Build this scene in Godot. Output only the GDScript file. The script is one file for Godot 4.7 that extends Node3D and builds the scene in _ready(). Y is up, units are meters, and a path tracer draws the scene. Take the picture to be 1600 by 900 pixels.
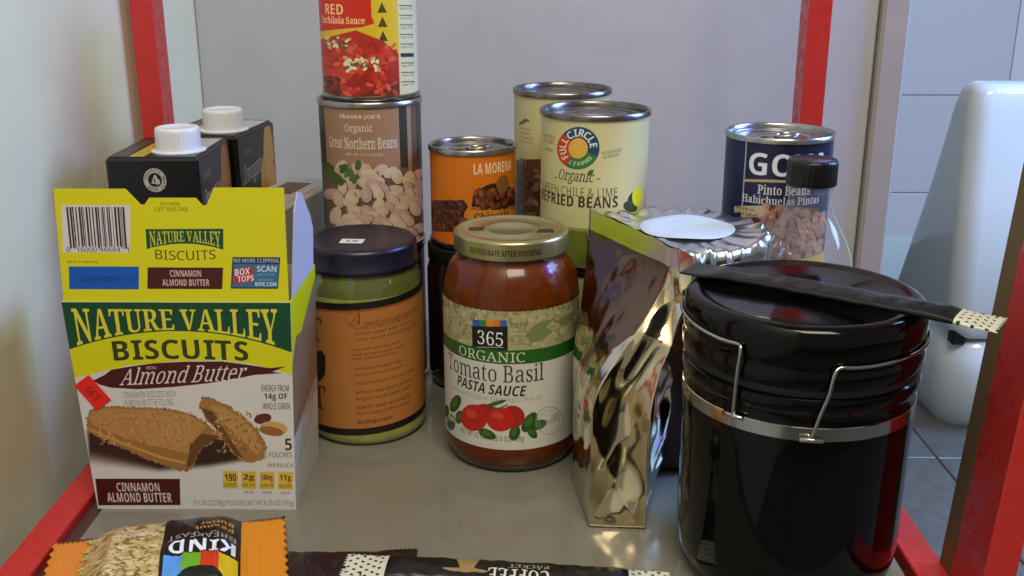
extends Node3D

# ---------------------------------------------------------------- printed matter: a small drawing board for labels
class Art:
	var im: Image
	var w: int
	var h: int
	var mode := 0
	var cyl := []
	var hom := []
	var rng := RandomNumberGenerator.new()
	func _init(ww: int, hh: int, bg: Color):
		w = ww * 2
		h = hh * 2
		im = Image.create(w, h, false, Image.FORMAT_RGB8)
		im.fill(bg)
		rng.seed = ww * 7 + hh
	# label of a can or jar: middle line x, half width, top and bottom at the front, sag of the ellipse at top and bottom, tilt, angle covered
	func on_cylinder(cx: float, r: float, top: float, bot: float, drop0: float, drop1: float, tilt := 0.0, span := TAU):
		mode = 1
		cyl = [cx, r, top, bot, drop0, drop1, tilt, span]
	func on_quad(q: Array):
		mode = 2
		var dst := [Vector2(0, 0), Vector2(w, 0), Vector2(w, h), Vector2(0, h)]
		var m := []
		for i in 4:
			var p: Vector2 = q[i]
			var d: Vector2 = dst[i]
			m.append([p.x, p.y, 1.0, 0.0, 0.0, 0.0, -p.x * d.x, -p.y * d.x, d.x])
			m.append([0.0, 0.0, 0.0, p.x, p.y, 1.0, -p.x * d.y, -p.y * d.y, d.y])
		for c in 8:
			var best := c
			for r in range(c, 8):
				if absf(m[r][c]) > absf(m[best][c]):
					best = r
			var t = m[c]
			m[c] = m[best]
			m[best] = t
			for r in 8:
				if r != c:
					var k: float = m[r][c] / m[c][c]
					for j in range(c, 9):
						m[r][j] -= k * m[c][j]
		hom = []
		for c in 8:
			hom.append(m[c][8] / m[c][c])
	func on_size(ww: float, hh: float):
		mode = 3
		cyl = [w / ww, h / hh]
	# top of a wrapper that lies along x: p counts to 100 from its left end, and to 100 from its back edge to its front edge
	func on_wrapper():
		mode = 4
	func at(p: Vector2) -> Vector2:
		if mode == 4:
			return Vector2(p.y * 0.005 * w, (1.0 - p.x * 0.01) * h)
		if mode == 1:
			var s := clampf((p.x - cyl[0]) / cyl[1], -1.0, 1.0)
			var a := asin(s)
			var guess: float = clampf((p.y - cyl[2]) / (cyl[3] - cyl[2]), -0.3, 1.3)
			var drop: float = lerpf(cyl[4], cyl[5], guess)
			var y: float = p.y + drop * (1.0 - cos(a)) + cyl[6] * a
			return Vector2((0.5 + a / cyl[7]) * w, (y - cyl[2]) / (cyl[3] - cyl[2]) * h)
		if mode == 2:
			var d: float = hom[6] * p.x + hom[7] * p.y + 1.0
			return Vector2((hom[0] * p.x + hom[1] * p.y + hom[2]) / d, (hom[3] * p.x + hom[4] * p.y + hom[5]) / d)
		if mode == 3:
			return Vector2(p.x * cyl[0], p.y * cyl[1])
		return p * 2.0
	func span(y: int, a: float, b: float, c: Color):
		var x0 := maxi(int(round(a)), 0)
		var x1 := mini(int(round(b)), w)
		if x1 > x0 and y >= 0 and y < h:
			im.fill_rect(Rect2i(x0, y, x1 - x0, 1), c)
	func raw(pts: PackedVector2Array, c: Color):
		var lo := 1e9
		var hi := -1e9
		for p in pts:
			lo = minf(lo, p.y)
			hi = maxf(hi, p.y)
		var n := pts.size()
		for y in range(maxi(int(floor(lo)), 0), mini(int(ceil(hi)), h - 1) + 1):
			var yy := y + 0.5
			var xs := PackedFloat32Array()
			for i in n:
				var a := pts[i]
				var b := pts[(i + 1) % n]
				if (a.y <= yy) != (b.y <= yy):
					xs.append(a.x + (yy - a.y) / (b.y - a.y) * (b.x - a.x))
			xs.sort()
			for i in range(0, xs.size() - 1, 2):
				span(y, xs[i], xs[i + 1], c)
	func poly(f: Array, c: Color):
		var pts := PackedVector2Array()
		var n := f.size() / 2
		for i in n:
			var a := Vector2(f[i * 2], f[i * 2 + 1])
			var j := (i + 1) % n
			var b := Vector2(f[j * 2], f[j * 2 + 1])
			var steps := 1 if mode != 1 else maxi(1, int(a.distance_to(b) / 8.0))
			for k in steps:
				pts.append(at(a.lerp(b, float(k) / steps)))
		raw(pts, c)
	func rect(x0: float, y0: float, x1: float, y1: float, c: Color):
		poly([x0, y0, x1, y0, x1, y1, x0, y1], c)
	# a band straight round the label, between two heights given at the front
	func band(y0: float, y1: float, c: Color):
		var t0: float = (y0 - cyl[2]) / (cyl[3] - cyl[2]) * h
		var t1: float = (y1 - cyl[2]) / (cyl[3] - cyl[2]) * h
		im.fill_rect(Rect2i(0, int(t0), w, maxi(1, int(t1 - t0))), c)
	func oval(cx: float, cy: float, rx: float, ry: float, c: Color, rot := 0.0):
		var pts := PackedVector2Array()
		for i in 28:
			var a := TAU * i / 28.0
			pts.append(at(Vector2(cx, cy) + Vector2(cos(a) * rx, sin(a) * ry).rotated(rot)))
		raw(pts, c)
	func sector(cx: float, cy: float, r0: float, r1: float, a0: float, a1: float, c: Color):
		var pts := PackedVector2Array()
		for i in 17:
			pts.append(at(Vector2(cx, cy) + Vector2.from_angle(lerpf(a0, a1, i / 16.0)) * r1))
		for i in 17:
			pts.append(at(Vector2(cx, cy) + Vector2.from_angle(lerpf(a1, a0, i / 16.0)) * r0))
		raw(pts, c)
	func line(f: Array, wd: float, c: Color):
		for i in range(0, f.size() - 2, 2):
			var a := Vector2(f[i], f[i + 1])
			var b := Vector2(f[i + 2], f[i + 3])
			var n := (b - a).normalized().orthogonal() * wd * 0.5
			poly([a.x + n.x, a.y + n.y, b.x + n.x, b.y + n.y, b.x - n.x, b.y - n.y, a.x - n.x, a.y - n.y], c)
	func glyphs(s: String, font: String, bold: bool) -> PackedVector3Array:
		var f := SystemFont.new()
		f.font_names = PackedStringArray([font])
		f.font_weight = 700 if bold else 400
		var tm := TextMesh.new()
		tm.font = f
		tm.text = s
		tm.font_size = 48
		tm.pixel_size = 1.0
		tm.depth = 0.0
		tm.curve_step = 1.0
		return tm.get_mesh_arrays()[Mesh.ARRAY_VERTEX]
	# words that fill the given box; o: font, bold, shear, arch_top, arch_bottom, flip, slope
	func text(s: String, x0: float, y0: float, x1: float, y1: float, c: Color, o := {}):
		var v := glyphs(s, o.get("font", "Droid Sans"), o.get("bold", false))
		var lo := Vector2(1e9, 1e9)
		var hi := -lo
		for p in v:
			lo = lo.min(Vector2(p.x, p.y))
			hi = hi.max(Vector2(p.x, p.y))
		var xm := (x0 + x1) / 2.0
		var ym := (y0 + y1) / 2.0
		var ax := at(Vector2(x0, ym)).x
		var bx := at(Vector2(x1, ym)).x
		var ay := at(Vector2(xm, y0)).y
		var by := at(Vector2(xm, y1)).y
		var k := (by - ay) / (y1 - y0)
		var pts := PackedVector2Array()
		for p in v:
			var t := (Vector2(p.x, p.y) - lo) / (hi - lo)
			t.y = 1.0 - t.y
			if o.get("flip", false):
				t = Vector2.ONE - t
			var q := pow(2.0 * t.x - 1.0, 2.0)
			var top: float = ay + k * o.get("arch_top", 0.0) * q
			var bot: float = by + k * o.get("arch_bottom", 0.0) * q
			if mode == 4:
				pts.append(at(Vector2(lerpf(x0, x1, t.x), lerpf(y0, y1, t.y))))
				continue
			pts.append(Vector2(lerpf(ax, bx, t.x) + k * o.get("shear", 0.0) * (0.5 - t.y), lerpf(top, bot, t.y) + k * o.get("slope", 0.0) * (t.x - 0.5)))
		tris(pts, c)
	func ring_text(s: String, cx: float, cy: float, r: float, size: float, a0: float, a1: float, c: Color):
		for i in s.length():
			if s[i] == " ":
				continue
			var a := lerpf(a0, a1, float(i) / maxi(1, s.length() - 1))
			var v := glyphs(s[i], "Droid Sans", true)
			var lo := Vector2(1e9, 1e9)
			var hi := -lo
			for p in v:
				lo = lo.min(Vector2(p.x, p.y))
				hi = hi.max(Vector2(p.x, p.y))
			var pts := PackedVector2Array()
			for p in v:
				var t := (Vector2(p.x, p.y) - (lo + hi) / 2.0) * size / 36.0
				t.y = -t.y
				pts.append(at(Vector2(cx, cy) + Vector2.from_angle(a) * r + t.rotated(a + PI / 2)))
			tris(pts, c)
	func tris(pts: PackedVector2Array, c: Color):
		for i in range(0, pts.size() - 2, 3):
			var a := pts[i]
			var b := pts[i + 1]
			var d := pts[i + 2]
			var e := [[a, b], [b, d], [d, a]]
			for y in range(maxi(int(floor(minf(a.y, minf(b.y, d.y)))), 0), mini(int(ceil(maxf(a.y, maxf(b.y, d.y)))), h)):
				var yy := y + 0.5
				var x0 := 1e9
				var x1 := -1e9
				for g in e:
					var p: Vector2 = g[0]
					var q: Vector2 = g[1]
					if (p.y <= yy) != (q.y <= yy):
						var x := p.x + (yy - p.y) / (q.y - p.y) * (q.x - p.x)
						x0 = minf(x0, x)
						x1 = maxf(x1, x)
				if x1 > x0:
					span(y, x0, x1, c)
	# lines of print too small to read
	func small_print(x0: float, y0: float, x1: float, y1: float, rows: int, c: Color, words := "enjoy with warm bread and soups; stir well before serving cold"):
		var parts := words.split(" ")
		for r in rows:
			var s := ""
			for k in 4:
				s += parts[rng.randi() % parts.size()] + " "
			var yy := lerpf(y0, y1, float(r) / rows)
			text(s.strip_edges(), x0, yy, lerpf(x0, x1, rng.randf_range(0.75, 1.0)), yy + (y1 - y0) / rows * 0.66, c)
	func scatter(x0: float, y0: float, x1: float, y1: float, n: int, rx: float, ry: float, cols: Array, edge = null):
		for i in n:
			var x := rng.randf_range(x0, x1)
			var y := lerpf(y0, y1, (i + rng.randf()) / n)
			var k := rng.randf_range(0.75, 1.15)
			var rot := rng.randf_range(-1.6, 1.6)
			var c: Color = cols[rng.randi() % cols.size()]
			if edge != null:
				oval(x + 0.8, y + 1.4, rx * k + 1.0, ry * k + 1.0, edge, rot)
			oval(x, y, rx * k, ry * k, c.lightened(rng.randf_range(0.0, 0.08)), rot)
			if edge != null:
				oval(x - rx * 0.15, y - ry * 0.25, rx * k * 0.6, ry * k * 0.5, c.lightened(0.12), rot)
	func rough_edge(f: Array, r: float, cols: Array):
		var n := f.size() / 2
		for i in n:
			var p := Vector2(f[i * 2], f[i * 2 + 1])
			var q := Vector2(f[(i * 2 + 2) % f.size()], f[(i * 2 + 3) % f.size()])
			for k in int(p.distance_to(q) / r) + 1:
				var e := p.lerp(q, rng.randf()) + Vector2(rng.randf_range(-1, 1), rng.randf_range(-1, 1)) * r * 0.4
				oval(e.x, e.y, r * rng.randf_range(0.4, 0.9), r * rng.randf_range(0.4, 0.8), cols[rng.randi() % cols.size()], rng.randf() * 3.0)
	func grain(n: int, amount: float, size := 2):
		for i in n:
			var x := rng.randi() % w
			var y := rng.randi() % h
			var c := im.get_pixel(x, y)
			var k := 1.0 + rng.randf_range(-amount, amount)
			im.fill_rect(Rect2i(x, y, 1 + rng.randi() % size, 1 + rng.randi() % size), Color(clampf(c.r * k, 0, 1), clampf(c.g * k, 0, 1), clampf(c.b * k, 0, 1)))
	func done() -> ImageTexture:
		im.shrink_x2()
		return ImageTexture.create_from_image(im)

# ---------------------------------------------------------------- helpers
var rng := RandomNumberGenerator.new()
var noise := FastNoiseLite.new()
var noise_cache := {}

func add_mesh(called: String, mesh: Mesh, m: Material, parent: Node = self) -> MeshInstance3D:
	var o := MeshInstance3D.new()
	o.name = called
	o.mesh = mesh
	o.material_override = m
	parent.add_child(o, true)
	return o

func thing(called: String, label: String, category: String, at := Vector3.ZERO, group := "") -> Node3D:
	var o := Node3D.new()
	o.name = called
	add_child(o, true)
	o.position = at
	return tag(o, label, category, group)

func tag(o: Node3D, label: String, category: String, group := "") -> Node3D:
	o.set_meta("label", label)
	o.set_meta("category", category)
	if group:
		o.set_meta("group", group)
	return o

func structure(o: Node3D, label := "") -> Node3D:
	o.set_meta("kind", "structure")
	if label:
		o.set_meta("label", label)
	return o

func on_shelf(x: float, d: float, up := 0.0) -> Vector3:
	return Vector3(x, up, -d)

func paint(c: Color, rough := 0.6, metal := 0.0, coat := 0.0) -> StandardMaterial3D:
	var m := StandardMaterial3D.new()
	m.albedo_color = c
	m.roughness = rough
	m.metallic = metal
	if coat > 0.0:
		m.clearcoat_enabled = true
		m.clearcoat = coat
		m.clearcoat_roughness = 0.06
	return m

func printed(t: Texture2D, rough := 0.45, metal := 0.0) -> StandardMaterial3D:
	var m := paint(Color.WHITE, rough, metal)
	m.albedo_texture = t
	m.texture_repeat = false
	return m

func noise_map(freq: float, bump: float, seed_no := 1, size := 256) -> NoiseTexture2D:
	var key := [freq, bump, seed_no, size]
	if not noise_cache.has(key):
		var n := FastNoiseLite.new()
		n.seed = seed_no
		n.frequency = freq
		n.fractal_octaves = 4
		var t := NoiseTexture2D.new()
		t.width = size
		t.height = size
		t.seamless = true
		t.noise = n
		if bump > 0.0:
			t.as_normal_map = true
			t.bump_strength = bump
		noise_cache[key] = t
	return noise_cache[key]

func rough_up(m: StandardMaterial3D, freq: float, bump: float, scale: float, depth := 1.0) -> StandardMaterial3D:
	m.normal_enabled = true
	m.normal_texture = noise_map(freq, bump)
	m.normal_scale = depth
	m.uv1_triplanar = true
	m.uv1_scale = Vector3.ONE * scale
	return m

func mottled(c0: Color, c1: Color, freq: float, scale: float, rough: float, seed_no := 5) -> StandardMaterial3D:
	var m := paint(Color.WHITE, rough)
	var n := FastNoiseLite.new()
	n.seed = seed_no
	n.frequency = freq
	n.fractal_octaves = 5
	var t := NoiseTexture2D.new()
	t.width = 512
	t.height = 512
	t.seamless = true
	t.noise = n
	var g := Gradient.new()
	g.set_color(0, c0)
	g.set_color(1, c1)
	t.color_ramp = g
	m.albedo_texture = t
	m.uv1_triplanar = true
	m.uv1_scale = Vector3.ONE * scale
	return m

func arrays_mesh(v: PackedVector3Array, n: PackedVector3Array, uv: PackedVector2Array, idx: PackedInt32Array) -> ArrayMesh:
	var a := []
	a.resize(Mesh.ARRAY_MAX)
	a[Mesh.ARRAY_VERTEX] = v
	a[Mesh.ARRAY_NORMAL] = n
	a[Mesh.ARRAY_TEX_UV] = uv
	a[Mesh.ARRAY_INDEX] = idx
	var m := ArrayMesh.new()
	m.add_surface_from_arrays(Mesh.PRIMITIVE_TRIANGLES, a)
	return m

# a turned shape; f is a flat list of radius, height from the bottom up; the middle of the map faces the viewer
func turned(f: Array, segs := 64, span := TAU, tilt := 0.0, y_low := 1e9, y_high := -1e9) -> ArrayMesh:
	var pts := PackedVector2Array()
	for i in range(0, f.size(), 2):
		pts.append(Vector2(f[i], f[i + 1]))
	var lo := y_low
	var hi := y_high
	for p in pts:
		lo = minf(lo, p.y)
		hi = maxf(hi, p.y)
	var v := PackedVector3Array()
	var n := PackedVector3Array()
	var uv := PackedVector2Array()
	var idx := PackedInt32Array()
	var dirs := PackedVector2Array()
	for i in pts.size() - 1:
		var t := (pts[i + 1] - pts[i]).normalized()
		dirs.append(Vector2(t.y, -t.x))
	for s in pts.size() - 1:
		for e in 2:
			var nn := dirs[s]
			var o := s - 1 if e == 0 else s + 1
			if o >= 0 and o < dirs.size() and dirs[o].dot(dirs[s]) > 0.7:
				nn = (dirs[o] + dirs[s]).normalized()
			var p := pts[s + e]
			for k in segs + 1:
				var a := (float(k) / segs - 0.5) * span
				v.append(Vector3(p.x * sin(a), p.y + tilt * a, p.x * cos(a)))
				n.append(Vector3(nn.x * sin(a), nn.y, nn.x * cos(a)))
				uv.append(Vector2(float(k) / segs, (hi - p.y) / maxf(hi - lo, 1e-6)))
		var b := s * 2 * (segs + 1)
		for k in segs:
			var i0 := b + k
			var i1 := b + k + 1
			var j0 := b + segs + 1 + k
			var j1 := j0 + 1
			idx.append_array([j0, j1, i1, j0, i1, i0])
	return arrays_mesh(v, n, uv, idx)

# a flat cut-out with thickness: outline in x, y; front face towards +z; the map covers box (x, y, w, h), top of the map at the top
func cut_out(f: Array, t: float, box = null) -> ArrayMesh:
	var pts := PackedVector2Array()
	var r := Rect2(f[0], f[1], 0, 0)
	for i in range(0, f.size(), 2):
		var p := Vector2(f[i], f[i + 1])
		pts.append(p)
		r = r.expand(p)
	if box != null:
		r = box
	if Geometry2D.is_polygon_clockwise(pts):
		pts.reverse()
	var tri := Geometry2D.triangulate_polygon(pts)
	var st := SurfaceTool.new()
	st.begin(Mesh.PRIMITIVE_TRIANGLES)
	st.set_smooth_group(-1)
	for side in [1, -1]:
		for i in range(0, tri.size(), 3):
			var q := [pts[tri[i]], pts[tri[i + 1]], pts[tri[i + 2]]]
			var area: float = (q[1] - q[0]).cross(q[2] - q[0])
			if (area > 0) == (side > 0):
				q.reverse()
			for p in q:
				st.set_uv(Vector2((p.x - r.position.x) / r.size.x, 1.0 - (p.y - r.position.y) / r.size.y))
				st.add_vertex(Vector3(p.x, p.y, side * t / 2.0))
	for i in pts.size():
		var a := pts[i]
		var b := pts[(i + 1) % pts.size()]
		var c := [Vector3(a.x, a.y, -t / 2), Vector3(b.x, b.y, -t / 2), Vector3(b.x, b.y, t / 2), Vector3(a.x, a.y, t / 2)]
		for k in [0, 2, 1, 0, 3, 2]:
			st.set_uv(Vector2((c[k].x - r.position.x) / r.size.x, 1.0 - (c[k].y - r.position.y) / r.size.y))
			st.add_vertex(c[k])
	st.generate_normals()
	return st.commit()

func sheet(w: float, h: float, t: float) -> ArrayMesh:
	return cut_out([-w / 2, -h / 2, w / 2, -h / 2, w / 2, h / 2, -w / 2, h / 2], t)

# a standing sheet that is narrower at its foot (y = 0)
func tapered_sheet(w0: float, w1: float, h: float, t: float) -> ArrayMesh:
	var st := SurfaceTool.new()
	st.begin(Mesh.PRIMITIVE_TRIANGLES)
	st.set_smooth_group(-1)
	for side in [1.0, -1.0]:
		for i in 16:
			var f0 := i / 16.0
			var f1 := (i + 1) / 16.0
			var a := lerpf(w0, w1, f0) / 2.0
			var b := lerpf(w0, w1, f1) / 2.0
			var q := [Vector3(-a, f0 * h, side * t / 2), Vector3(-b, f1 * h, side * t / 2), Vector3(b, f1 * h, side * t / 2), Vector3(a, f0 * h, side * t / 2)]
			var uv := [Vector2(0, 1 - f0), Vector2(0, 1 - f1), Vector2(1, 1 - f1), Vector2(1, 1 - f0)]
			for k in ([0, 1, 2, 0, 2, 3] if side > 0 else [0, 2, 1, 0, 3, 2]):
				st.set_uv(uv[k])
				st.add_vertex(q[k])
	for e in [[Vector2(-w0 / 2, 0), Vector2(w0 / 2, 0)], [Vector2(w0 / 2, 0), Vector2(w1 / 2, h)], [Vector2(w1 / 2, h), Vector2(-w1 / 2, h)], [Vector2(-w1 / 2, h), Vector2(-w0 / 2, 0)]]:
		var q := [Vector3(e[0].x, e[0].y, -t / 2), Vector3(e[1].x, e[1].y, -t / 2), Vector3(e[1].x, e[1].y, t / 2), Vector3(e[0].x, e[0].y, t / 2)]
		for k in [0, 2, 1, 0, 3, 2]:
			st.set_uv(Vector2(0.01, 0.5))
			st.add_vertex(q[k])
	st.generate_normals()
	return st.commit()

# a block with chamfered edges, standing on y = 0
func block(s: Vector3, b := 0.001) -> ArrayMesh:
	var st := SurfaceTool.new()
	st.begin(Mesh.PRIMITIVE_TRIANGLES)
	st.set_smooth_group(-1)
	var half := s / 2.0
	var c := Vector3(0, half.y, 0)
	var pt := func(sg: Vector3, ax: int) -> Vector3:
		var p := half - Vector3.ONE * b
		p[ax] = half[ax]
		return p * sg + c
	var faces := []
	for ax in 3:
		var u := (ax + 1) % 3
		var w := (ax + 2) % 3
		for s0 in [-1.0, 1.0]:
			var q := []
			for k in [[-1.0, -1.0], [1.0, -1.0], [1.0, 1.0], [-1.0, 1.0]]:
				var sg := Vector3.ONE
				sg[ax] = s0
				sg[u] = k[0]
				sg[w] = k[1]
				q.append(pt.call(sg, ax))
			faces.append(q)
			for s1 in [-1.0, 1.0]:
				var e := []
				for k in [-1.0, 1.0]:
					var sg := Vector3.ONE
					sg[ax] = s0
					sg[u] = s1
					sg[w] = k
					e.append(pt.call(sg, ax))
					e.append(pt.call(sg, u))
				faces.append([e[0], e[1], e[3], e[2]])
	for sx in [-1.0, 1.0]:
		for sy in [-1.0, 1.0]:
			for sz in [-1.0, 1.0]:
				var sg := Vector3(sx, sy, sz)
				faces.append([pt.call(sg, 0), pt.call(sg, 1), pt.call(sg, 2)])
	for q in faces:
		var nrm: Vector3 = (q[1] - q[0]).cross(q[2] - q[0])
		var mid := Vector3.ZERO
		for p in q:
			mid += p / q.size()
		if nrm.dot(mid - c) > 0:
			q.reverse()
		for i in range(1, q.size() - 1):
			for p in [q[0], q[i], q[i + 1]]:
				st.set_uv(Vector2(p.x / s.x + 0.5, 1.0 - p.y / s.y))
				st.add_vertex(p)
	st.generate_normals()
	return st.commit()

# skin over a row of rings (each the same number of points, anticlockwise seen against the way the rings go)
func skin(rings: Array, closed := true, smooth := true) -> ArrayMesh:
	var st := SurfaceTool.new()
	st.begin(Mesh.PRIMITIVE_TRIANGLES)
	st.set_smooth_group(0 if smooth else -1)
	var nr := rings.size()
	var n: int = rings[0].size()
	for i in nr - 1:
		for k in (n if closed else n - 1):
			var k1 := (k + 1) % n
			var q := [rings[i][k], rings[i][k1], rings[i + 1][k1], rings[i + 1][k]]
			var t := [Vector2(float(k) / n, 1.0 - float(i) / (nr - 1)), Vector2(float(k + 1) / n, 1.0 - float(i) / (nr - 1)), Vector2(float(k + 1) / n, 1.0 - float(i + 1) / (nr - 1)), Vector2(float(k) / n, 1.0 - float(i + 1) / (nr - 1))]
			for j in [0, 2, 1, 0, 3, 2]:
				st.set_uv(t[j])
				st.add_vertex(q[j])
	st.generate_normals()
	return st.commit()

func wire(path: Array, r: float, sides := 10) -> ArrayMesh:
	var rings := []
	var up := Vector3(0.3, 0.9, 0.2).normalized()
	for i in path.size():
		var t: Vector3 = (path[mini(i + 1, path.size() - 1)] - path[maxi(i - 1, 0)]).normalized()
		var a := t.cross(up).normalized()
		up = a.cross(t).normalized()
		var ring := []
		for k in sides:
			ring.append(path[i] + (a * cos(TAU * k / sides) + up * -sin(TAU * k / sides)) * r)
		rings.append(ring)
	var cap0 := []
	var cap1 := []
	for k in sides:
		cap0.append(path[0])
		cap1.append(path[-1])
	rings.push_front(cap0)
	rings.push_back(cap1)
	return skin(rings)

func smooth_path(pts: Array, per := 8) -> Array:
	var c := Curve3D.new()
	for i in pts.size():
		var t: Vector3 = (pts[mini(i + 1, pts.size() - 1)] - pts[maxi(i - 1, 0)]) / 6.0
		c.add_point(pts[i], -t, t)
	var out := []
	for i in pts.size() - 1:
		for k in per:
			out.append(c.sample(i, float(k) / per))
	out.append(pts[-1])
	return out

# a flat wrapper with crimped ends, lying along x; v 0..0.5 of the map is its top
func wrapper(length: float, width: float, thick: float, flat_end: float, wrinkle: float, seed_no: int, zigzag := true, power := 0.55) -> ArrayMesh:
	var nz := FastNoiseLite.new()
	nz.seed = seed_no
	nz.frequency = 60.0
	var rings := []
	var nl := 120
	var half := 20
	for i in nl + 1:
		var u := float(i) / nl
		var x := (u - 0.5) * length
		var e := minf(u, 1.0 - u) * length
		var fill := smoothstep(flat_end * 0.9, flat_end + 0.02, e)
		var w := width * (1.0 - 0.10 * fill)
		var crimp := 0.0004 * sin(u * length * 2400.0) * (1.0 - fill)
		var ring := []
		for k in half * 2:
			var s := float(k % half) / half
			var top := k < half
			var z := (s - 0.5) * w if top else (0.5 - s) * w
			var zz := 2.0 * absf(z) / w
			var up := thick * fill * pow(maxf(0.0, 1.0 - zz * zz), power)
			var y := up if top else up * 0.05
			y += 0.0007 + (0.0004 if top else -0.0004)
			if top:
				y += crimp + wrinkle * (0.35 + fill) * nz.get_noise_3d(x * 1.6, z * 0.7, 0.0) * (1.0 - zz * 0.6)
			var end := 0.0
			if zigzag and (i == 0 or i == nl):
				end = 0.0010 * (1.0 if (k % 2) == 0 else -1.0)
			ring.append(Vector3(x + end, y, z))
		rings.append(ring)
	return skin(rings)

const RED := Color(0.77, 0.17, 0.15)
const STEEL := Color(0.62, 0.60, 0.57)

# ---------------------------------------------------------------- scene
func _ready():
	rng.seed = 11
	noise.seed = 3
	noise.frequency = 1.0
	set_view()
	setting()
	rack()
	tins()
	jars()
	biscuit_box()
	cartons()
	foil_goods()
	black_canister()
	bottle()
	front_snacks()

func set_view():
	var cam := Camera3D.new()
	cam.name = "camera"
	cam.position = Vector3(0, 0.3237, 0)
	cam.rotation_degrees = Vector3(-17.8, 0.45, 0)
	cam.fov = 30.51
	cam.near = 0.02
	cam.far = 60.0
	add_child(cam)
	cam.current = true
	var e := Environment.new()
	e.background_mode = Environment.BG_COLOR
	e.background_color = Color(0.52, 0.52, 0.50)
	e.tonemap_mode = Environment.TONE_MAPPER_LINEAR
	e.tonemap_exposure = 0.87
	e.sdfgi_enabled = true
	e.ssao_enabled = true
	e.ssil_enabled = true
	var we := WorldEnvironment.new()
	we.name = "environment"
	we.environment = e
	add_child(we)
	lamp("ceiling_lamp_light", Vector3(0.20, 1.75, 0.42), Vector3(-0.15, 0.1, -0.75), Vector2(0.9, 0.7), Color(1.0, 0.97, 0.88), 3.2)
	lamp("window_light", Vector3(1.25, 0.80, -0.92), Vector3(0.3, 0.1, -1.0), Vector2(0.6, 0.8), Color(0.58, 0.79, 1.0), 2.55)
	lamp("violet_lamp_light", Vector3(1.0, 0.75, -0.62), Vector3(0.0, 0.1, -0.8), Vector2(0.12, 0.12), Color(0.45, 0.36, 1.0), 0.50)

func lamp(called: String, at: Vector3, to: Vector3, size: Vector2, c: Color, energy: float):
	var l := AreaLight3D.new()
	l.name = called
	l.area_size = size
	l.light_color = c
	l.light_energy = energy
	l.area_range = 8.0
	l.shadow_enabled = true
	add_child(l)
	l.look_at_from_position(at, to, Vector3.UP if absf((to - at).normalized().y) < 0.95 else Vector3.FORWARD)

func wall_paint(c: Color, seed_no: int) -> StandardMaterial3D:
	var m := mottled(c.darkened(0.025), c.lightened(0.02), 0.012, 2.2, 0.55, seed_no)
	m.normal_enabled = true
	m.normal_texture = noise_map(0.03, 3.0, 9)
	m.normal_scale = 0.07
	return m

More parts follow.
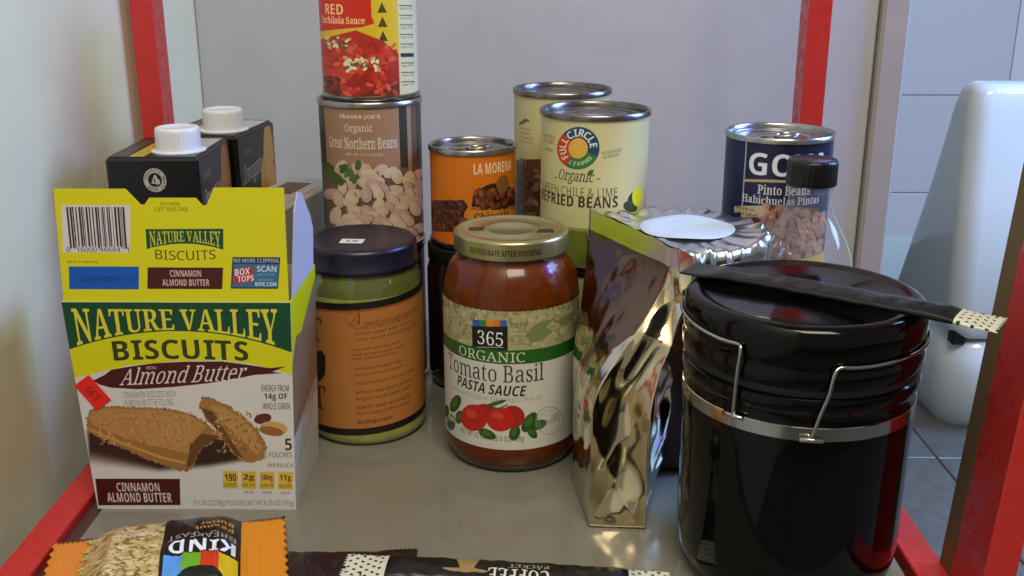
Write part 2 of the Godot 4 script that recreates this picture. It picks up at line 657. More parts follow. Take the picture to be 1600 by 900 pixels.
func setting():
	var floor_y := -0.36
	var cream := wall_paint(Color(0.91, 0.87, 0.73), 21)
	var white := wall_paint(Color(0.72, 0.72, 0.735), 22)
	var o := add_mesh("wall", block(Vector3(0.666, 2.2, 0.06), 0.002), white)
	o.position = Vector3(0.015, floor_y, -1.09)
	structure(o, "plain off-white wall behind the shelf")
	o = add_mesh("wall_left", block(Vector3(0.06, 2.2, 2.6), 0.002), cream)
	o.position = Vector3(-0.348, floor_y, -0.3)
	structure(o, "cream wall along the left side of the shelf")
	o = add_mesh("wall_end_strip", block(Vector3(0.027, 2.2, 0.09), 0.003), wall_paint(Color(0.66, 0.62, 0.59), 23))  # narrow strip at the wall end, darker and warmer than the wall
	o.position = Vector3(0.3625, floor_y, -1.095)
	structure(o, "beige edge strip where the wall ends")
	# the tiled wall further back: tiles laid in courses with sunk grout
	var back := Node3D.new()
	back.name = "tiled_wall"
	add_child(back)
	structure(back, "white tiled wall behind the ceramic fixture")
	var grout := add_mesh("grout", block(Vector3(2.2, 2.2, 0.05), 0.001), paint(Color(0.70, 0.68, 0.69), 0.9), back)
	grout.position = Vector3(1.1, floor_y, -2.30)
	var tile_mesh := block(Vector3(0.2570, 0.2102, 0.01), 0.0015)
	var glazes := []
	for k in 4:
		glazes.append(rough_up(paint(Color(0.90, 0.89, 0.92).darkened(0.02 * k), 0.16), 0.01, 2.0, 3.0, 0.2))
	for row in 7:
		for col in 9:
			var t := add_mesh("tile", tile_mesh, glazes[rng.randi() % 4], back)
			t.position = Vector3(0.13 + col * 0.2585, -0.395 + row * 0.2117, -2.273 + rng.randf_range(-0.0006, 0.0006))
	var ground := Node3D.new()
	ground.name = "floor"
	add_child(ground)
	structure(ground, "grey tiled floor beside the shelf")
	var base := add_mesh("floor_bed", block(Vector3(4.4, 0.05, 4.4), 0.001), paint(Color(0.30, 0.29, 0.28), 0.9), ground)
	base.position = Vector3(0.6, floor_y - 0.0604, -0.6)
	var slab := block(Vector3(0.2975, 0.01, 0.2975), 0.0015)
	var stones := []
	for k in 3:
		var sm := mottled(Color(0.36, 0.35, 0.34).darkened(0.03 * k), Color(0.43, 0.42, 0.41), 0.02, 4.0, 0.35, 40 + k)
		stones.append(sm)
	for i in 7:
		for k in 9:
			var t := add_mesh("floor_tile", slab, stones[rng.randi() % 3], ground)
			t.position = Vector3(-0.16 + i * 0.30, floor_y - 0.01 + rng.randf_range(-0.0005, 0.0005), -2.10 + k * 0.30)
	# the white ceramic fixture to the right
	var fx := thing("ceramic_fixture", "white glazed ceramic fixture with rounded corners behind the right red post", "fixture", Vector3(0.782, floor_y, -1.62))
	var glaze := paint(Color(0.86, 0.88, 0.88), 0.12, 0.0, 0.4)
	var rings := []
	# tank: thinner at the top, deeper below
	for e in [[0.160, 0.33, 0.00, 0.218, 0.026], [0.178, 0.36, -0.015, 0.230, 0.028], [0.36, 0.36, 0.075, 0.218, 0.028], [0.48, 0.36, 0.125, 0.208, 0.026], [0.500, 0.356, 0.135, 0.206, 0.026], [0.509, 0.348, 0.142, 0.202, 0.024], [0.513, 0.330, 0.150, 0.194, 0.018]]:
		rings.append(rounded_ring(e[0], e[1], e[2], e[3], e[4]))
	var last := []
	for p in rings[-1]:
		last.append(Vector3(0, 0.5135, 0.172))
	rings.append(last)
	add_mesh("upper_body", skin(rings), glaze, fx)
	rings = []
	for e in [[0.0, 0.29, 0.04], [0.02, 0.31, 0.05], [0.06, 0.335, 0.055], [0.10, 0.345, 0.055], [0.145, 0.345, 0.055], [0.156, 0.330, 0.05]]:
		rings.append(rounded_ring(e[0], e[1], -0.36, e[1] - 0.125, e[2]))
	add_mesh("lower_body", skin(rings), glaze, fx)
	var gap_shade := add_mesh("gap_shade", block(Vector3(0.02, 0.03, 0.02), 0.003), paint(Color(0.03, 0.025, 0.025), 0.5), fx)  # black block standing in for the shaded gap between the two bodies
	gap_shade.position = Vector3(-0.160, 0.148, 0.205)

# a rounded rectangle from z = back to z = front, anticlockwise seen from above
func rounded_ring(y: float, w: float, back: float, front: float, r: float) -> Array:
	var out := []
	var cx := w / 2 - r
	for q in [[-cx, front - r, PI], [cx, front - r, PI * 0.5], [cx, back + r, 0.0], [-cx, back + r, -PI * 0.5]]:
		for k in 7:
			var a: float = q[2] - PI * 0.5 * k / 6.0
			out.append(Vector3(q[0] + cos(a) * r, y, q[1] + sin(a) * r))
	return out

func rack():
	var red := mottled(RED.darkened(0.04), RED.lightened(0.03), 0.05, 9.0, 0.38, 35)
	red.roughness_texture = noise_map(0.03, 0.0, 36)
	red.roughness = 0.62
	var t := thing("shelf_rack", "red painted metal rack whose pale panel carries the food", "shelf")
	var panel := mottled(Color(0.47, 0.455, 0.41), Color(0.50, 0.485, 0.44), 0.01, 4.0, 0.17, 31)
	panel.roughness_texture = noise_map(0.02, 0.0, 37)
	panel.roughness = 0.36
	var o := add_mesh("shelf_panel", block(Vector3(0.464, 0.006, 0.50), 0.001), panel, t)
	o.position = Vector3(-0.022, -0.006, -0.665)
	var brown_base := paint(Color(0.30, 0.20, 0.18), 0.45)  # brown of the rail's reflection in the shelf, put into the colour
	o = add_mesh("brown_base", block(Vector3(0.53, 0.006, 0.52), 0.001), brown_base, t)
	o.position = Vector3(-0.027, -0.0135, -0.66)
	for s in [[-0.2742, 0.0195], [0.2238, 0.0185]]:
		o = add_mesh("side_rail", block(Vector3(s[1], 0.016, 0.50), 0.0008), red, t)
		o.position = Vector3(s[0], -0.014, -0.675)
	o = add_mesh("reflection_strip", block(Vector3(0.010, 0.004, 0.45), 0.0005), brown_base, t)  # strip added to carry the reflected rail tone beside the panel
	o.position = Vector3(-0.2592, -0.0072, -0.665)
	for s in [[-0.3010, -0.876, 0.0185], [0.2370, -0.876, 0.0185]]:
		o = add_mesh("post", block(Vector3(s[2], 1.05, 0.027), 0.0008), red, t)
		o.position = Vector3(s[0], -0.29, s[1])
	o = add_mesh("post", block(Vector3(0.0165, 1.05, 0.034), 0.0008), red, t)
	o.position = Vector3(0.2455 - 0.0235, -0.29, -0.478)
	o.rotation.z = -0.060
	var fl := add_mesh("rear_strip", block(Vector3(0.004, 1.05, 0.015), 0.0005), paint(Color(0.43, 0.34, 0.18), 0.5), o)  # narrow olive-brown strip along the back edge of the post
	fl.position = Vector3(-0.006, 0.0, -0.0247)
	o = add_mesh("post", block(Vector3(0.0165, 1.05, 0.034), 0.0008), red, t)
	o.position = Vector3(-0.2955, -0.29, -0.440)

# ---------------------------------------------------------------- tins
func tin(label: String, at: Vector3, height: float, r: float, art: Texture2D, lid_metal: Color, tab := false, turn := 0.0, group := "") -> Node3D:
	var t := thing("tin_can", label, "can", at, group)
	var metal := rough_up(paint(lid_metal, 0.24, 1.0), 0.02, 2.0, 40.0, 0.12)
	var b := add_mesh("paper_label", turned([r - 0.0012, 0.0042, r - 0.0012, height - 0.0042], 96), printed(art, 0.42), t)
	b.rotation.y = turn + 0.7 * atan2(-at.x, -at.z)
	add_mesh("bottom_rim", turned([0.0, 0.003, r - 0.004, 0.003, r - 0.003, 0.0, r - 0.0008, 0.0, r, 0.0008, r, 0.0035, r - 0.0012, 0.0042], 96), metal, t)
	add_mesh("top_rim", turned([r - 0.0012, height - 0.0042, r, height - 0.0036, r, height - 0.0008, r - 0.0007, height, r - 0.0018, height, r - 0.0026, height - 0.0008, r - 0.0030, height - 0.0045], 96), metal, t)
	var y := height - 0.0045
	var lid := add_mesh("lid", turned([r - 0.0030, y, r - 0.0045, y - 0.0006, r - 0.0062, y, r - 0.0075, y + 0.0008, r - 0.0090, y + 0.0002, r * 0.62, y, r * 0.60, y + 0.0007, r * 0.56, y + 0.0007, r * 0.54, y, r * 0.34, y, r * 0.32, y + 0.0006, r * 0.29, y, 0.0, y], 96), metal, t)
	if tab:
		var path := []
		for k in 15:
			var a := TAU * k / 14.0
			path.append(Vector3(cos(a) * 0.0085, y + 0.0022 + 0.0010 * cos(a), sin(a) * 0.0062))
		var ring := add_mesh("pull_ring", wire(path, 0.0012), metal, lid)
		ring.position = Vector3(0.004, 0, 0.004)
		var tongue := add_mesh("tongue", block(Vector3(0.012, 0.0012, 0.006), 0.0004), metal, lid)
		tongue.position = Vector3(-0.009, y + 0.0006, 0.004)
	return t

func tins():
	# white bean tin, left stack
	var a := Art.new(1024, 420, Color(0.25, 0.22, 0.14))
	a.on_cylinder(576, 80, 166, 397, 11, 25)
	a.rect(508, 150, 622, 262, Color(0.62, 0.47, 0.36))
	a.rect(622, 150, 634, 400, Color(0.20, 0.18, 0.11))
	a.rect(634, 150, 640, 400, Color(0.58, 0.50, 0.40))
	a.rect(640, 150, 648, 400, Color(0.42, 0.30, 0.22))
	a.text("TRADER JOE'S", 532, 176, 594, 183, Color(0.88, 0.82, 0.74), {bold = true})
	a.text("Organic", 540, 190, 582, 206, Color(0.90, 0.86, 0.80), {font = "Droid Serif"})
	a.text("Great Northern Beans", 514, 212, 618, 231, Color(0.90, 0.86, 0.80), {font = "Droid Serif"})
	a.text("NET WT 15 OZ (425g)", 540, 238, 596, 243, Color(0.85, 0.80, 0.72))
	a.rect(500, 262, 634, 400, Color(0.42, 0.33, 0.27))
	a.scatter(512, 260, 652, 398, 95, 14, 9, [Color(0.78, 0.65, 0.57), Color(0.73, 0.58, 0.53), Color(0.80, 0.70, 0.58)], Color(0.34, 0.23, 0.18))
	for k in 14:
		a.oval(507 + (k * 37) % 52, 256 + (k * 13) % 30, 9, 5, Color(0.24, 0.34, 0.12).lightened(0.05 * (k % 3)), k * 0.7)
	var beans := a.done()
	# sauce tin on top of it
	a = Art.new(1024, 420, Color(0.86, 0.72, 0.14))
	a.on_cylinder(576, 75, -84, 149, 3, 9)
	a.rect(498, -90, 584, 36, Color(0.80, 0.16, 0.08))
	a.poly([498, 30, 584, 24, 588, 34, 570, 40, 498, 46], Color(0.80, 0.16, 0.08))
	a.text("RED", 514, 4, 542, 20, Color(0.98, 0.80, 0.50), {bold = true})
	a.text("Enchilada Sauce", 508, 23, 574, 35, Color(0.98, 0.86, 0.60), {font = "Droid Serif", bold = true})
	a.text("MILD", 512, -40, 580, -10, Color(0.98, 0.86, 0.60), {bold = true})
	for k in 3:
		a.poly([600, 2 + k * 22, 607, 18 + k * 22, 593, 18 + k * 22], Color(0.30, 0.26, 0.10))
	a.poly([496, 60, 560, 45, 600, 62, 622, 82, 622, 152, 496, 152], Color(0.72, 0.17, 0.10))
	a.poly([500, 112, 532, 100, 620, 74, 622, 104, 536, 150, 506, 150], Color(0.80, 0.22, 0.13))
	a.poly([506, 116, 530, 116, 532, 150, 507, 146], Color(0.40, 0.09, 0.06))
	a.poly([536, 120, 622, 92, 622, 118, 560, 152, 536, 152], Color(0.66, 0.13, 0.09))
	a.poly([500, 152, 560, 148, 622, 120, 622, 152], Color(0.42, 0.16, 0.08))
	a.scatter(502, 60, 618, 146, 90, 7, 3.4, [Color(0.80, 0.24, 0.14), Color(0.60, 0.12, 0.07), Color(0.74, 0.20, 0.10), Color(0.84, 0.34, 0.20)])
	a.scatter(504, 118, 530, 146, 24, 5, 3, [Color(0.34, 0.09, 0.05), Color(0.50, 0.20, 0.10)])
	a.scatter(512, 56, 550, 72, 22, 4, 2.4, [Color(0.90, 0.84, 0.66), Color(0.35, 0.35, 0.16), Color(0.80, 0.62, 0.44)])
	a.scatter(536, 88, 592, 108, 34, 4.5, 2.6, [Color(0.92, 0.86, 0.70), Color(0.35, 0.35, 0.16), Color(0.80, 0.62, 0.44)])
	a.rect(623, -90, 651, 152, Color(0.84, 0.80, 0.62))
	for k in 9:
		a.rect(625, 6 + k * 15, 645, 7.4 + k * 15, Color(0.30, 0.26, 0.18))
		a.text("Total Fat 0g", 626, 9 + k * 15, 644, 14 + k * 15, Color(0.35, 0.31, 0.22))
	a.rect(625, 82, 645, 87, Color(0.16, 0.13, 0.09))
	var sauce := a.done()
	# refried beans
	a = Art.new(1024, 420, Color(0.79, 0.76, 0.55))
	a.on_cylinder(932, 87, 192, 422, 20, 27)
	a.grain(6000, 0.03)
	a.band(364, 424, Color(0.40, 0.44, 0.14))
	a.band(360, 364, Color(0.55, 0.57, 0.26))
	a.sector(905, 232, 14, 33, -PI, -PI * 0.35, Color(0.14, 0.25, 0.42))
	a.sector(905, 232, 14, 33, -PI * 0.35, PI * 0.12, Color(0.10, 0.24, 0.34))
	a.sector(905, 232, 14, 33, PI * 0.12, PI * 0.70, Color(0.20, 0.42, 0.22))
	a.sector(905, 232, 14, 33, PI * 0.70, PI * 1.25, Color(0.72, 0.24, 0.12))
	a.oval(905, 232, 15, 16, Color(0.86, 0.66, 0.28))
	a.ring_text("FULL", 905, 232, 24, 11, PI * 0.82, PI * 1.18, Color(0.92, 0.86, 0.74))
	a.ring_text("CIRCLE", 905, 232, 24, 12, -PI * 0.68, -PI * 0.06, Color(0.92, 0.90, 0.82))
	a.ring_text("MARKET", 905, 232, 24, 7, PI * 0.24, PI * 0.66, Color(0.72, 0.80, 0.60))
	a.text("Organic", 876, 266, 930, 289, Color(0.16, 0.13, 0.08), {font = "Droid Serif", shear = 5.0})
	a.line([868, 277, 873, 277], 1.6, Color(0.4, 0.35, 0.25))
	a.line([934, 280, 941, 280], 1.6, Color(0.4, 0.35, 0.25))
	a.oval(925, 270, 6, 3, Color(0.25, 0.35, 0.12), -0.8)
	a.text("GREEN CHILE & LIME", 850, 294, 968, 308, Color(0.40, 0.34, 0.20))
	a.text("REFRIED BEANS", 848, 308, 969, 325, Color(0.20, 0.15, 0.08), {bold = true})
	a.text("CERTIFIED", 850, 209, 868, 215, Color(0.42, 0.33, 0.20))
	a.text("NO GMO", 852, 217, 867, 223, Color(0.42, 0.33, 0.20))
	a.text("vegan", 853, 230, 866, 236, Color(0.42, 0.33, 0.20))
	a.text("A GOOD SOURCE", 942, 234, 972, 239, Color(0.30, 0.27, 0.18), {slope = -4.0})
	a.text("OF PROTEIN", 944, 241, 968, 246, Color(0.30, 0.27, 0.18), {slope = -4.0})
	a.oval(996, 310, 10, 16, Color(0.16, 0.20, 0.08), 0.5)
	a.oval(990, 322, 12, 9, Color(0.22, 0.27, 0.10), 0.2)
	a.oval(1001, 306, 9, 15, Color(0.86, 0.86, 0.12))
	var refried := a.done()
	# the same tin seen from its other side
	a = Art.new(1024, 420, Color(0.77, 0.73, 0.53))
	a.on_cylinder(880, 78, 158, 398, 17, 25)
	a.oval(817, 196, 7, 3, Color(0.34, 0.36, 0.16), -0.5)
	a.oval(823, 193, 5, 2.4, Color(0.40, 0.40, 0.20), 0.4)
	a.small_print(812, 206, 836, 236, 4, Color(0.44, 0.37, 0.22))
	a.rect(806, 262, 900, 400, Color(0.36, 0.24, 0.15))
	a.scatter(808, 264, 898, 396, 60, 10, 6, [Color(0.46, 0.30, 0.20), Color(0.28, 0.17, 0.11), Color(0.54, 0.40, 0.26)], Color(0.18, 0.10, 0.06))
	var refried_rear := a.done()
	# chipotle tin
	a = Art.new(1024, 460, Color(0.82, 0.44, 0.02))
	a.on_cylinder(738, 70, 243, 388, 12, 17)
	a.text("LA MORENA", 740, 253, 800, 270, Color(0.92, 0.82, 0.68), {bold = true})
	a.rect(668, 314, 724, 366, Color(0.20, 0.07, 0.03))
	a.scatter(672, 318, 722, 364, 60, 9, 5, [Color(0.30, 0.11, 0.05), Color(0.40, 0.17, 0.08), Color(0.24, 0.09, 0.05)], Color(0.12, 0.04, 0.02))
	a.sector(776, 326, 0, 40, PI, TAU, Color(0.20, 0.10, 0.04))
	a.rect(736, 324, 812, 330, Color(0.62, 0.40, 0.16))
	a.scatter(742, 298, 806, 324, 26, 8, 4.5, [Color(0.42, 0.16, 0.06), Color(0.34, 0.11, 0.05), Color(0.52, 0.24, 0.09)], Color(0.14, 0.05, 0.02))
	a.oval(786, 288, 10, 15, Color(0.50, 0.33, 0.16), 0.2)
	a.rect(730, 330, 812, 352, Color(0.80, 0.50, 0.18))
	a.text("Chipotle", 740, 333, 796, 351, Color(0.34, 0.14, 0.04), {font = "Droid Serif", bold = true})
	a.rect(660, 366, 816, 390, Color(0.84, 0.40, 0.06))
	a.text("PEPPERS IN ADOBO SAUCE", 738, 358, 800, 365, Color(0.95, 0.86, 0.7))
	var chipotle := a.done()
	# pinto beans
	a = Art.new(1024, 420, Color(0.075, 0.085, 0.27))
	a.on_cylinder(1221, 84, 228, 447, 17, 24)
	a.rect(1166, 216, 1168, 460, Color(0.62, 0.62, 0.70))
	a.rect(1168, 216, 1290, 276, Color(0.075, 0.08, 0.20))
	a.text("GOYA", 1173, 241, 1291, 274, Color(0.86, 0.86, 0.90), {bold = true})
	a.rect(1167, 279, 1292, 283, Color(0.72, 0.63, 0.30))
	a.text("Pinto Beans", 1188, 287, 1268, 302, Color(0.84, 0.82, 0.74), {font = "Droid Serif", bold = true})
	a.text("Habichuelas Pintas", 1166, 304, 1284, 317, Color(0.84, 0.82, 0.74), {font = "Droid Serif", bold = true})
	a.poly([1160, 352, 1172, 332, 1200, 318, 1282, 318, 1300, 340, 1300, 398, 1170, 398], Color(0.40, 0.26, 0.18))
	a.scatter(1186, 322, 1296, 396, 110, 9, 6, [Color(0.68, 0.47, 0.36), Color(0.74, 0.54, 0.42), Color(0.62, 0.42, 0.33)], Color(0.36, 0.22, 0.15))
	a.oval(1180, 350, 20, 16, Color(0.30, 0.14, 0.06))
	a.poly([1155, 320, 1200, 318, 1198, 336, 1156, 338], Color(0.74, 0.66, 0.50))
	a.text("Recipe on", 1158, 321, 1186, 327, Color(0.24, 0.14, 0.08))
	a.text("the label", 1160, 329, 1190, 335, Color(0.24, 0.14, 0.08))
	a.band(400, 456, Color(0.80, 0.70, 0.30))
	a.poly([1130, 330, 1166, 330, 1166, 460, 1130, 460], Color(0.075, 0.085, 0.27))
	var pinto := a.done()
	# plain labels of the tins that the front row hides
	a = Art.new(512, 210, Color(0.17, 0.06, 0.035))
	a.on_size(512, 210)
	a.scatter(10, 20, 500, 190, 160, 12, 7, [Color(0.22, 0.08, 0.04), Color(0.14, 0.05, 0.03)], Color(0.08, 0.03, 0.02))
	var dark := a.done()

	var s := STEEL
	tin("unmarked tin can under the white bean can, hidden behind the green jar", on_shelf(-0.111, 0.787), 0.1098, 0.038, dark, s)
	tin("bean can with tan panel and photo of white beans, behind the green jar", on_shelf(-0.1115, 0.785, 0.110), 0.1104, 0.0388, beans, s)
	tin("yellow and red sauce can standing on top of the white bean can", on_shelf(-0.110, 0.785, 0.2205), 0.110, 0.0360, sauce, s)
	tin("lower tin can of the front cream bean stack, behind the foil bag", on_shelf(0.0527, 0.747), 0.1078, 0.0385, refried, s, false, 2.4)
	tin("cream refried beans can with round colour ring logo, front of two", on_shelf(0.0527, 0.745, 0.108), 0.1095, 0.0392, refried, Color(0.50, 0.47, 0.46))
	tin("lower tin can of the rear cream bean stack", on_shelf(0.0326, 0.828), 0.1098, 0.0380, refried, s, false, 2.0)
	tin("cream refried beans can half hidden behind its twin, by the wall", on_shelf(0.0326, 0.827, 0.110), 0.1115, 0.0386, refried_rear, Color(0.50, 0.47, 0.46))
	tin("small orange chipotle pepper can with pull ring lid", on_shelf(-0.0352, 0.776, 0.1135), 0.0735, 0.0330, chipotle, s, true)
	tin("hidden short tin can carrying the navy bean can, behind the canister", on_shelf(0.1847, 0.752), 0.0898, 0.0385, dark, s)
	tin("navy blue pinto beans can with white lettering and pull ring lid", on_shelf(0.1847, 0.75, 0.090), 0.1110, 0.0386, pinto, Color(0.68, 0.68, 0.68), true)

# ---------------------------------------------------------------- jars
func jars():
	# dark jar that carries the orange can
	var t := thing("dark_jar", "dark brown glass jar under the small orange can", "jar", on_shelf(-0.0352, 0.777))
	add_mesh("glass", turned([0.0, 0.001, 0.030, 0.0, 0.0345, 0.003, 0.036, 0.010, 0.036, 0.092, 0.034, 0.099, 0.0335, 0.101], 64), paint(Color(0.10, 0.035, 0.02), 0.12, 0.0, 0.6), t)
	add_mesh("lid", turned([0.0335, 0.100, 0.0350, 0.1005, 0.0352, 0.111, 0.0340, 0.1125, 0.031, 0.1130, 0.0, 0.1130], 64), paint(Color(0.10, 0.09, 0.07), 0.4, 0.6), t)
	# pasta sauce
	t = thing("sauce_jar", "glass jar of tomato basil pasta sauce with white and green label, gold lid", "jar", on_shelf(-0.0057, 0.655))
	var sauce := mottled(Color(0.32, 0.12, 0.0), Color(0.42, 0.185, 0.02), 0.03, 9.0, 0.22, 51)
	sauce.metallic_specular = 0.35
	sauce.clearcoat_enabled = true
	sauce.clearcoat = 0.35
	sauce.clearcoat_roughness = 0.03
	add_mesh("glass", turned([0.0415, 0.0052, 0.0430, 0.008, 0.0442, 0.014, 0.0443, 0.018, 0.0443, 0.1135, 0.0437, 0.1190, 0.0422, 0.1255, 0.0397, 0.1315, 0.0367, 0.1358, 0.0347, 0.1383, 0.0340, 0.1420], 96), sauce, t)
	add_mesh("glass_base", turned([0.0, 0.003, 0.030, 0.003, 0.033, 0.0, 0.0385, 0.0006, 0.0408, 0.003, 0.0415, 0.0052], 96), paint(Color(0.13, 0.08, 0.04), 0.06, 0.0, 1.0), t)
	var a := Art.new(1400, 760, Color(0.80, 0.785, 0.745))
	a.on_cylinder(800, 104, 486, 688, 30, 44, 0.0, 3.9)
	a.band(486, 541, Color(0.66, 0.63, 0.46))
	a.scatter(696, 470, 905, 534, 260, 5, 1.6, [Color(0.56, 0.53, 0.36), Color(0.72, 0.69, 0.52), Color(0.50, 0.50, 0.30)])
	for k in 26:
		a.line([698 + k * 8, 480 + absf(k - 13) * -0.6, 702 + k * 8, 488 + absf(k - 13) * -0.6], 2.0, Color(0.42, 0.42, 0.26))
	a.rect(744, 506, 796, 541, Color(0.09, 0.07, 0.06))
	var strip := [Color(0.20, 0.34, 0.62), Color(0.20, 0.50, 0.30), Color(0.84, 0.54, 0.14), Color(0.84, 0.44, 0.12), Color(0.24, 0.36, 0.66)]
	for k in 5:
		a.rect(745 + k * 10, 498, 755 + k * 10, 507, strip[k])
	a.text("365", 752, 514, 789, 534, Color(0.94, 0.93, 0.92), {font = "Droid Serif"})
	a.rect(750, 536, 790, 537.4, Color(0.6, 0.6, 0.58))
	a.text("PURE", 800, 501, 824, 508, Color(0.44, 0.44, 0.26), {bold = true})
	a.small_print(800, 512, 834, 536, 4, Color(0.50, 0.49, 0.32))
	a.poly([822, 520, 832, 506, 850, 498, 862, 497, 852, 508, 862, 514, 846, 526, 832, 530], Color(0.46, 0.50, 0.30))
	a.poly([866, 500, 884, 490, 896, 484, 892, 498, 876, 508], Color(0.46, 0.50, 0.30))
	a.band(541, 561, Color(0.14, 0.36, 0.11))
	a.text("ORGANIC", 724, 543, 821, 557, Color(0.84, 0.84, 0.72), {font = "Droid Serif"})
	a.text("Tomato Basil", 706, 561, 849, 587, Color(0.19, 0.18, 0.16), {font = "Droid Serif"})
	a.text("PASTA SAUCE", 721, 590, 822, 605, Color(0.10, 0.09, 0.08), {bold = true, shear = 3.0, slope = 3.0})
	a.text("Made with Organic Extra Virgin Olive Oil", 712, 608, 846, 617, Color(0.60, 0.60, 0.44))
	for q in [[716, 620, 8, 14, 0.5], [722, 640, 6, 10, 0.2], [700, 632, 5, 9, 0.0], [765, 664, 14, 7, 0.4], [806, 662, 8, 12, 0.3], [828, 646, 9, 17, 0.6], [842, 650, 12, 7, -0.4], [832, 662, 6, 10, -0.7], [778, 618, 16, 3, -0.3]]:
		a.oval(q[0], q[1], q[2], q[3], Color(0.17, 0.32, 0.09), q[4])
		a.oval(q[0] - 1, q[1] - 1, q[2] * 0.5, q[3] * 0.5, Color(0.25, 0.42, 0.13), q[4])
	a.oval(761, 630, 17, 11, Color(0.62, 0.10, 0.05))
	a.oval(803, 638, 18, 17, Color(0.66, 0.11, 0.06))
	a.oval(745, 640, 21, 20, Color(0.72, 0.12, 0.07))
	a.oval(785, 642, 21, 18, Color(0.74, 0.12, 0.07))
	a.oval(741, 634, 9, 6, Color(0.80, 0.26, 0.18), 0.4)
	a.oval(781, 636, 9, 5, Color(0.80, 0.26, 0.18), 0.2)
	a.line([770, 622, 782, 626, 796, 620], 2.0, Color(0.20, 0.34, 0.10))
	a.sector(858, 644, 20, 21.2, 0, TAU, Color(0.58, 0.58, 0.50))
	a.sector(858, 644, 15, 15.8, 0, TAU, Color(0.62, 0.62, 0.54))
	a.text("Non-GMO", 840, 638, 874, 650, Color(0.40, 0.42, 0.36), {shear = 3.0, slope = -6.0, font = "Droid Serif"})
	a.oval(708, 648, 8, 13, Color(0.52, 0.53, 0.42))
	a.oval(708, 652, 7, 7, Color(0.30, 0.32, 0.24))
	a.text("USDA", 704, 640, 713, 645, Color(0.9, 0.9, 0.85), {bold = true})
	a.text("NET WT 25 OZ (1 LB 9 OZ) 709g", 724, 666, 820, 676, Color(0.26, 0.25, 0.18), {slope = 0.0})
	add_mesh("paper_label", turned([0.0446, 0.0190, 0.0446, 0.1125], 96, 3.9), printed(a.done(), 0.38), t)
	var gold := paint(Color(0.69, 0.64, 0.45), 0.26, 0.85)
	var lid := add_mesh("lid", turned([0.0345, 0.1415, 0.0360, 0.1413, 0.0368, 0.1419, 0.0368, 0.1518, 0.0364, 0.1530, 0.0352, 0.1538, 0.0335, 0.1540, 0.0318, 0.1534, 0.0305, 0.1529, 0.0178, 0.1529, 0.0170, 0.1535, 0.0150, 0.1535, 0.0142, 0.1528, 0.0, 0.1528], 96), gold, t)
	a = Art.new(1400, 40, Color(0.69, 0.64, 0.45))
	a.on_size(360, 20)
	a.text("REFRIGERATE AFTER OPENING", 138, 6, 210, 14, Color(0.30, 0.28, 0.18), {bold = true})
	add_mesh("lid_band", turned([0.0370, 0.1423, 0.0370, 0.1516], 96), printed(a.done(), 0.28, 0.8), lid)
	for s in [[-0.0215, -0.001], [0.0215, 0.004]]:
		var mark := add_mesh("printed_mark", sheet(0.011, 0.007, 0.0003), paint(Color(0.20, 0.17, 0.10), 0.5, 0.3), lid)
		mark.position = Vector3(s[0], 0.1531, s[1])
		mark.rotation = Vector3(-PI / 2, 0.15, 0)
	# green jar
	t = thing("green_jar", "jar of pale green spread with orange label and dark purple lid", "jar", on_shelf(-0.1085, 0.692))
	var green := mottled(Color(0.55, 0.55, 0.22), Color(0.67, 0.66, 0.34), 0.02, 8.0, 0.35, 61)
	green.clearcoat_enabled = true
	green.clearcoat = 1.0
	green.clearcoat_roughness = 0.04
	add_mesh("glass", turned([0.0, 0.002, 0.032, 0.0, 0.0380, 0.0010, 0.0404, 0.004, 0.0410, 0.008, 0.0410, 0.1060], 96), green, t)
	add_mesh("glass_neck", turned([0.0410, 0.1060, 0.0404, 0.1105, 0.0388, 0.1150, 0.0372, 0.1185, 0.0366, 0.1225], 96), paint(Color(0.35, 0.37, 0.17), 0.06, 0.0, 1.0), t)
	var plum := paint(Color(0.065, 0.035, 0.115), 0.33)
	lid = add_mesh("lid", turned([0.0372, 0.1205, 0.0388, 0.1205, 0.0392, 0.1215, 0.0392, 0.1235, 0.0382, 0.1245, 0.0382, 0.1340, 0.0376, 0.1362, 0.0362, 0.1374, 0.034, 0.1377, 0.032, 0.1370, 0.0, 0.1370], 96), plum, t)
	a = Art.new(96, 64, Color(0.80, 0.79, 0.76))
	a.on_size(96, 64)
	a.text("8.49", 26, 16, 72, 46, Color(0.25, 0.24, 0.24), {bold = true})
	var st := add_mesh("price_sticker", sheet(0.0155, 0.0105, 0.0003), printed(a.done(), 0.6), lid)
	st.position = Vector3(-0.004, 0.1374, 0.010)
	st.rotation = Vector3(-PI / 2, -0.06, 0)
	a = Art.new(1200, 640, Color(0.70, 0.45, 0.21))
	a.on_cylinder(578, 86, 484, 660, 26, 36, 5.5, 3.6)
	a.grain(9000, 0.05, 3)
	var ink := Color(0.32, 0.13, 0.04)
	a.band(484, 493, Color(0.07, 0.045, 0.05))
	a.band(651, 661, Color(0.07, 0.045, 0.05))
	a.band(493, 496, Color(0.60, 0.30, 0.08))
	for y in [500.0, 590.0]:
		a.text("T", 503, y, 520, y + 32, Color(0.42, 0.17, 0.05), {font = "Droid Serif", bold = true})
	a.rect(497, 500, 500, 640, Color(0.64, 0.40, 0.17))
	a.text("ARTICHOKE", 470, 500, 500, 530, Color(0.42, 0.17, 0.05), {font = "Droid Serif", bold = true})
	a.poly([496, 548, 518, 544, 523, 552, 521, 576, 514, 584, 496, 584], Color(0.10, 0.07, 0.06))
	a.oval(506, 566, 6, 8, Color(0.25, 0.17, 0.12))
	a.text("A", 560, 497, 577, 512, Color(0.55, 0.24, 0.06), {font = "Droid Serif", shear = 8.0})
	a.sector(562, 506, 8, 9, 0.4, 5.0, Color(0.58, 0.27, 0.08))
	a.text("smooth garlic and herb spread", 578, 503, 652, 511, ink, {font = "Droid Serif", shear = 3.0})
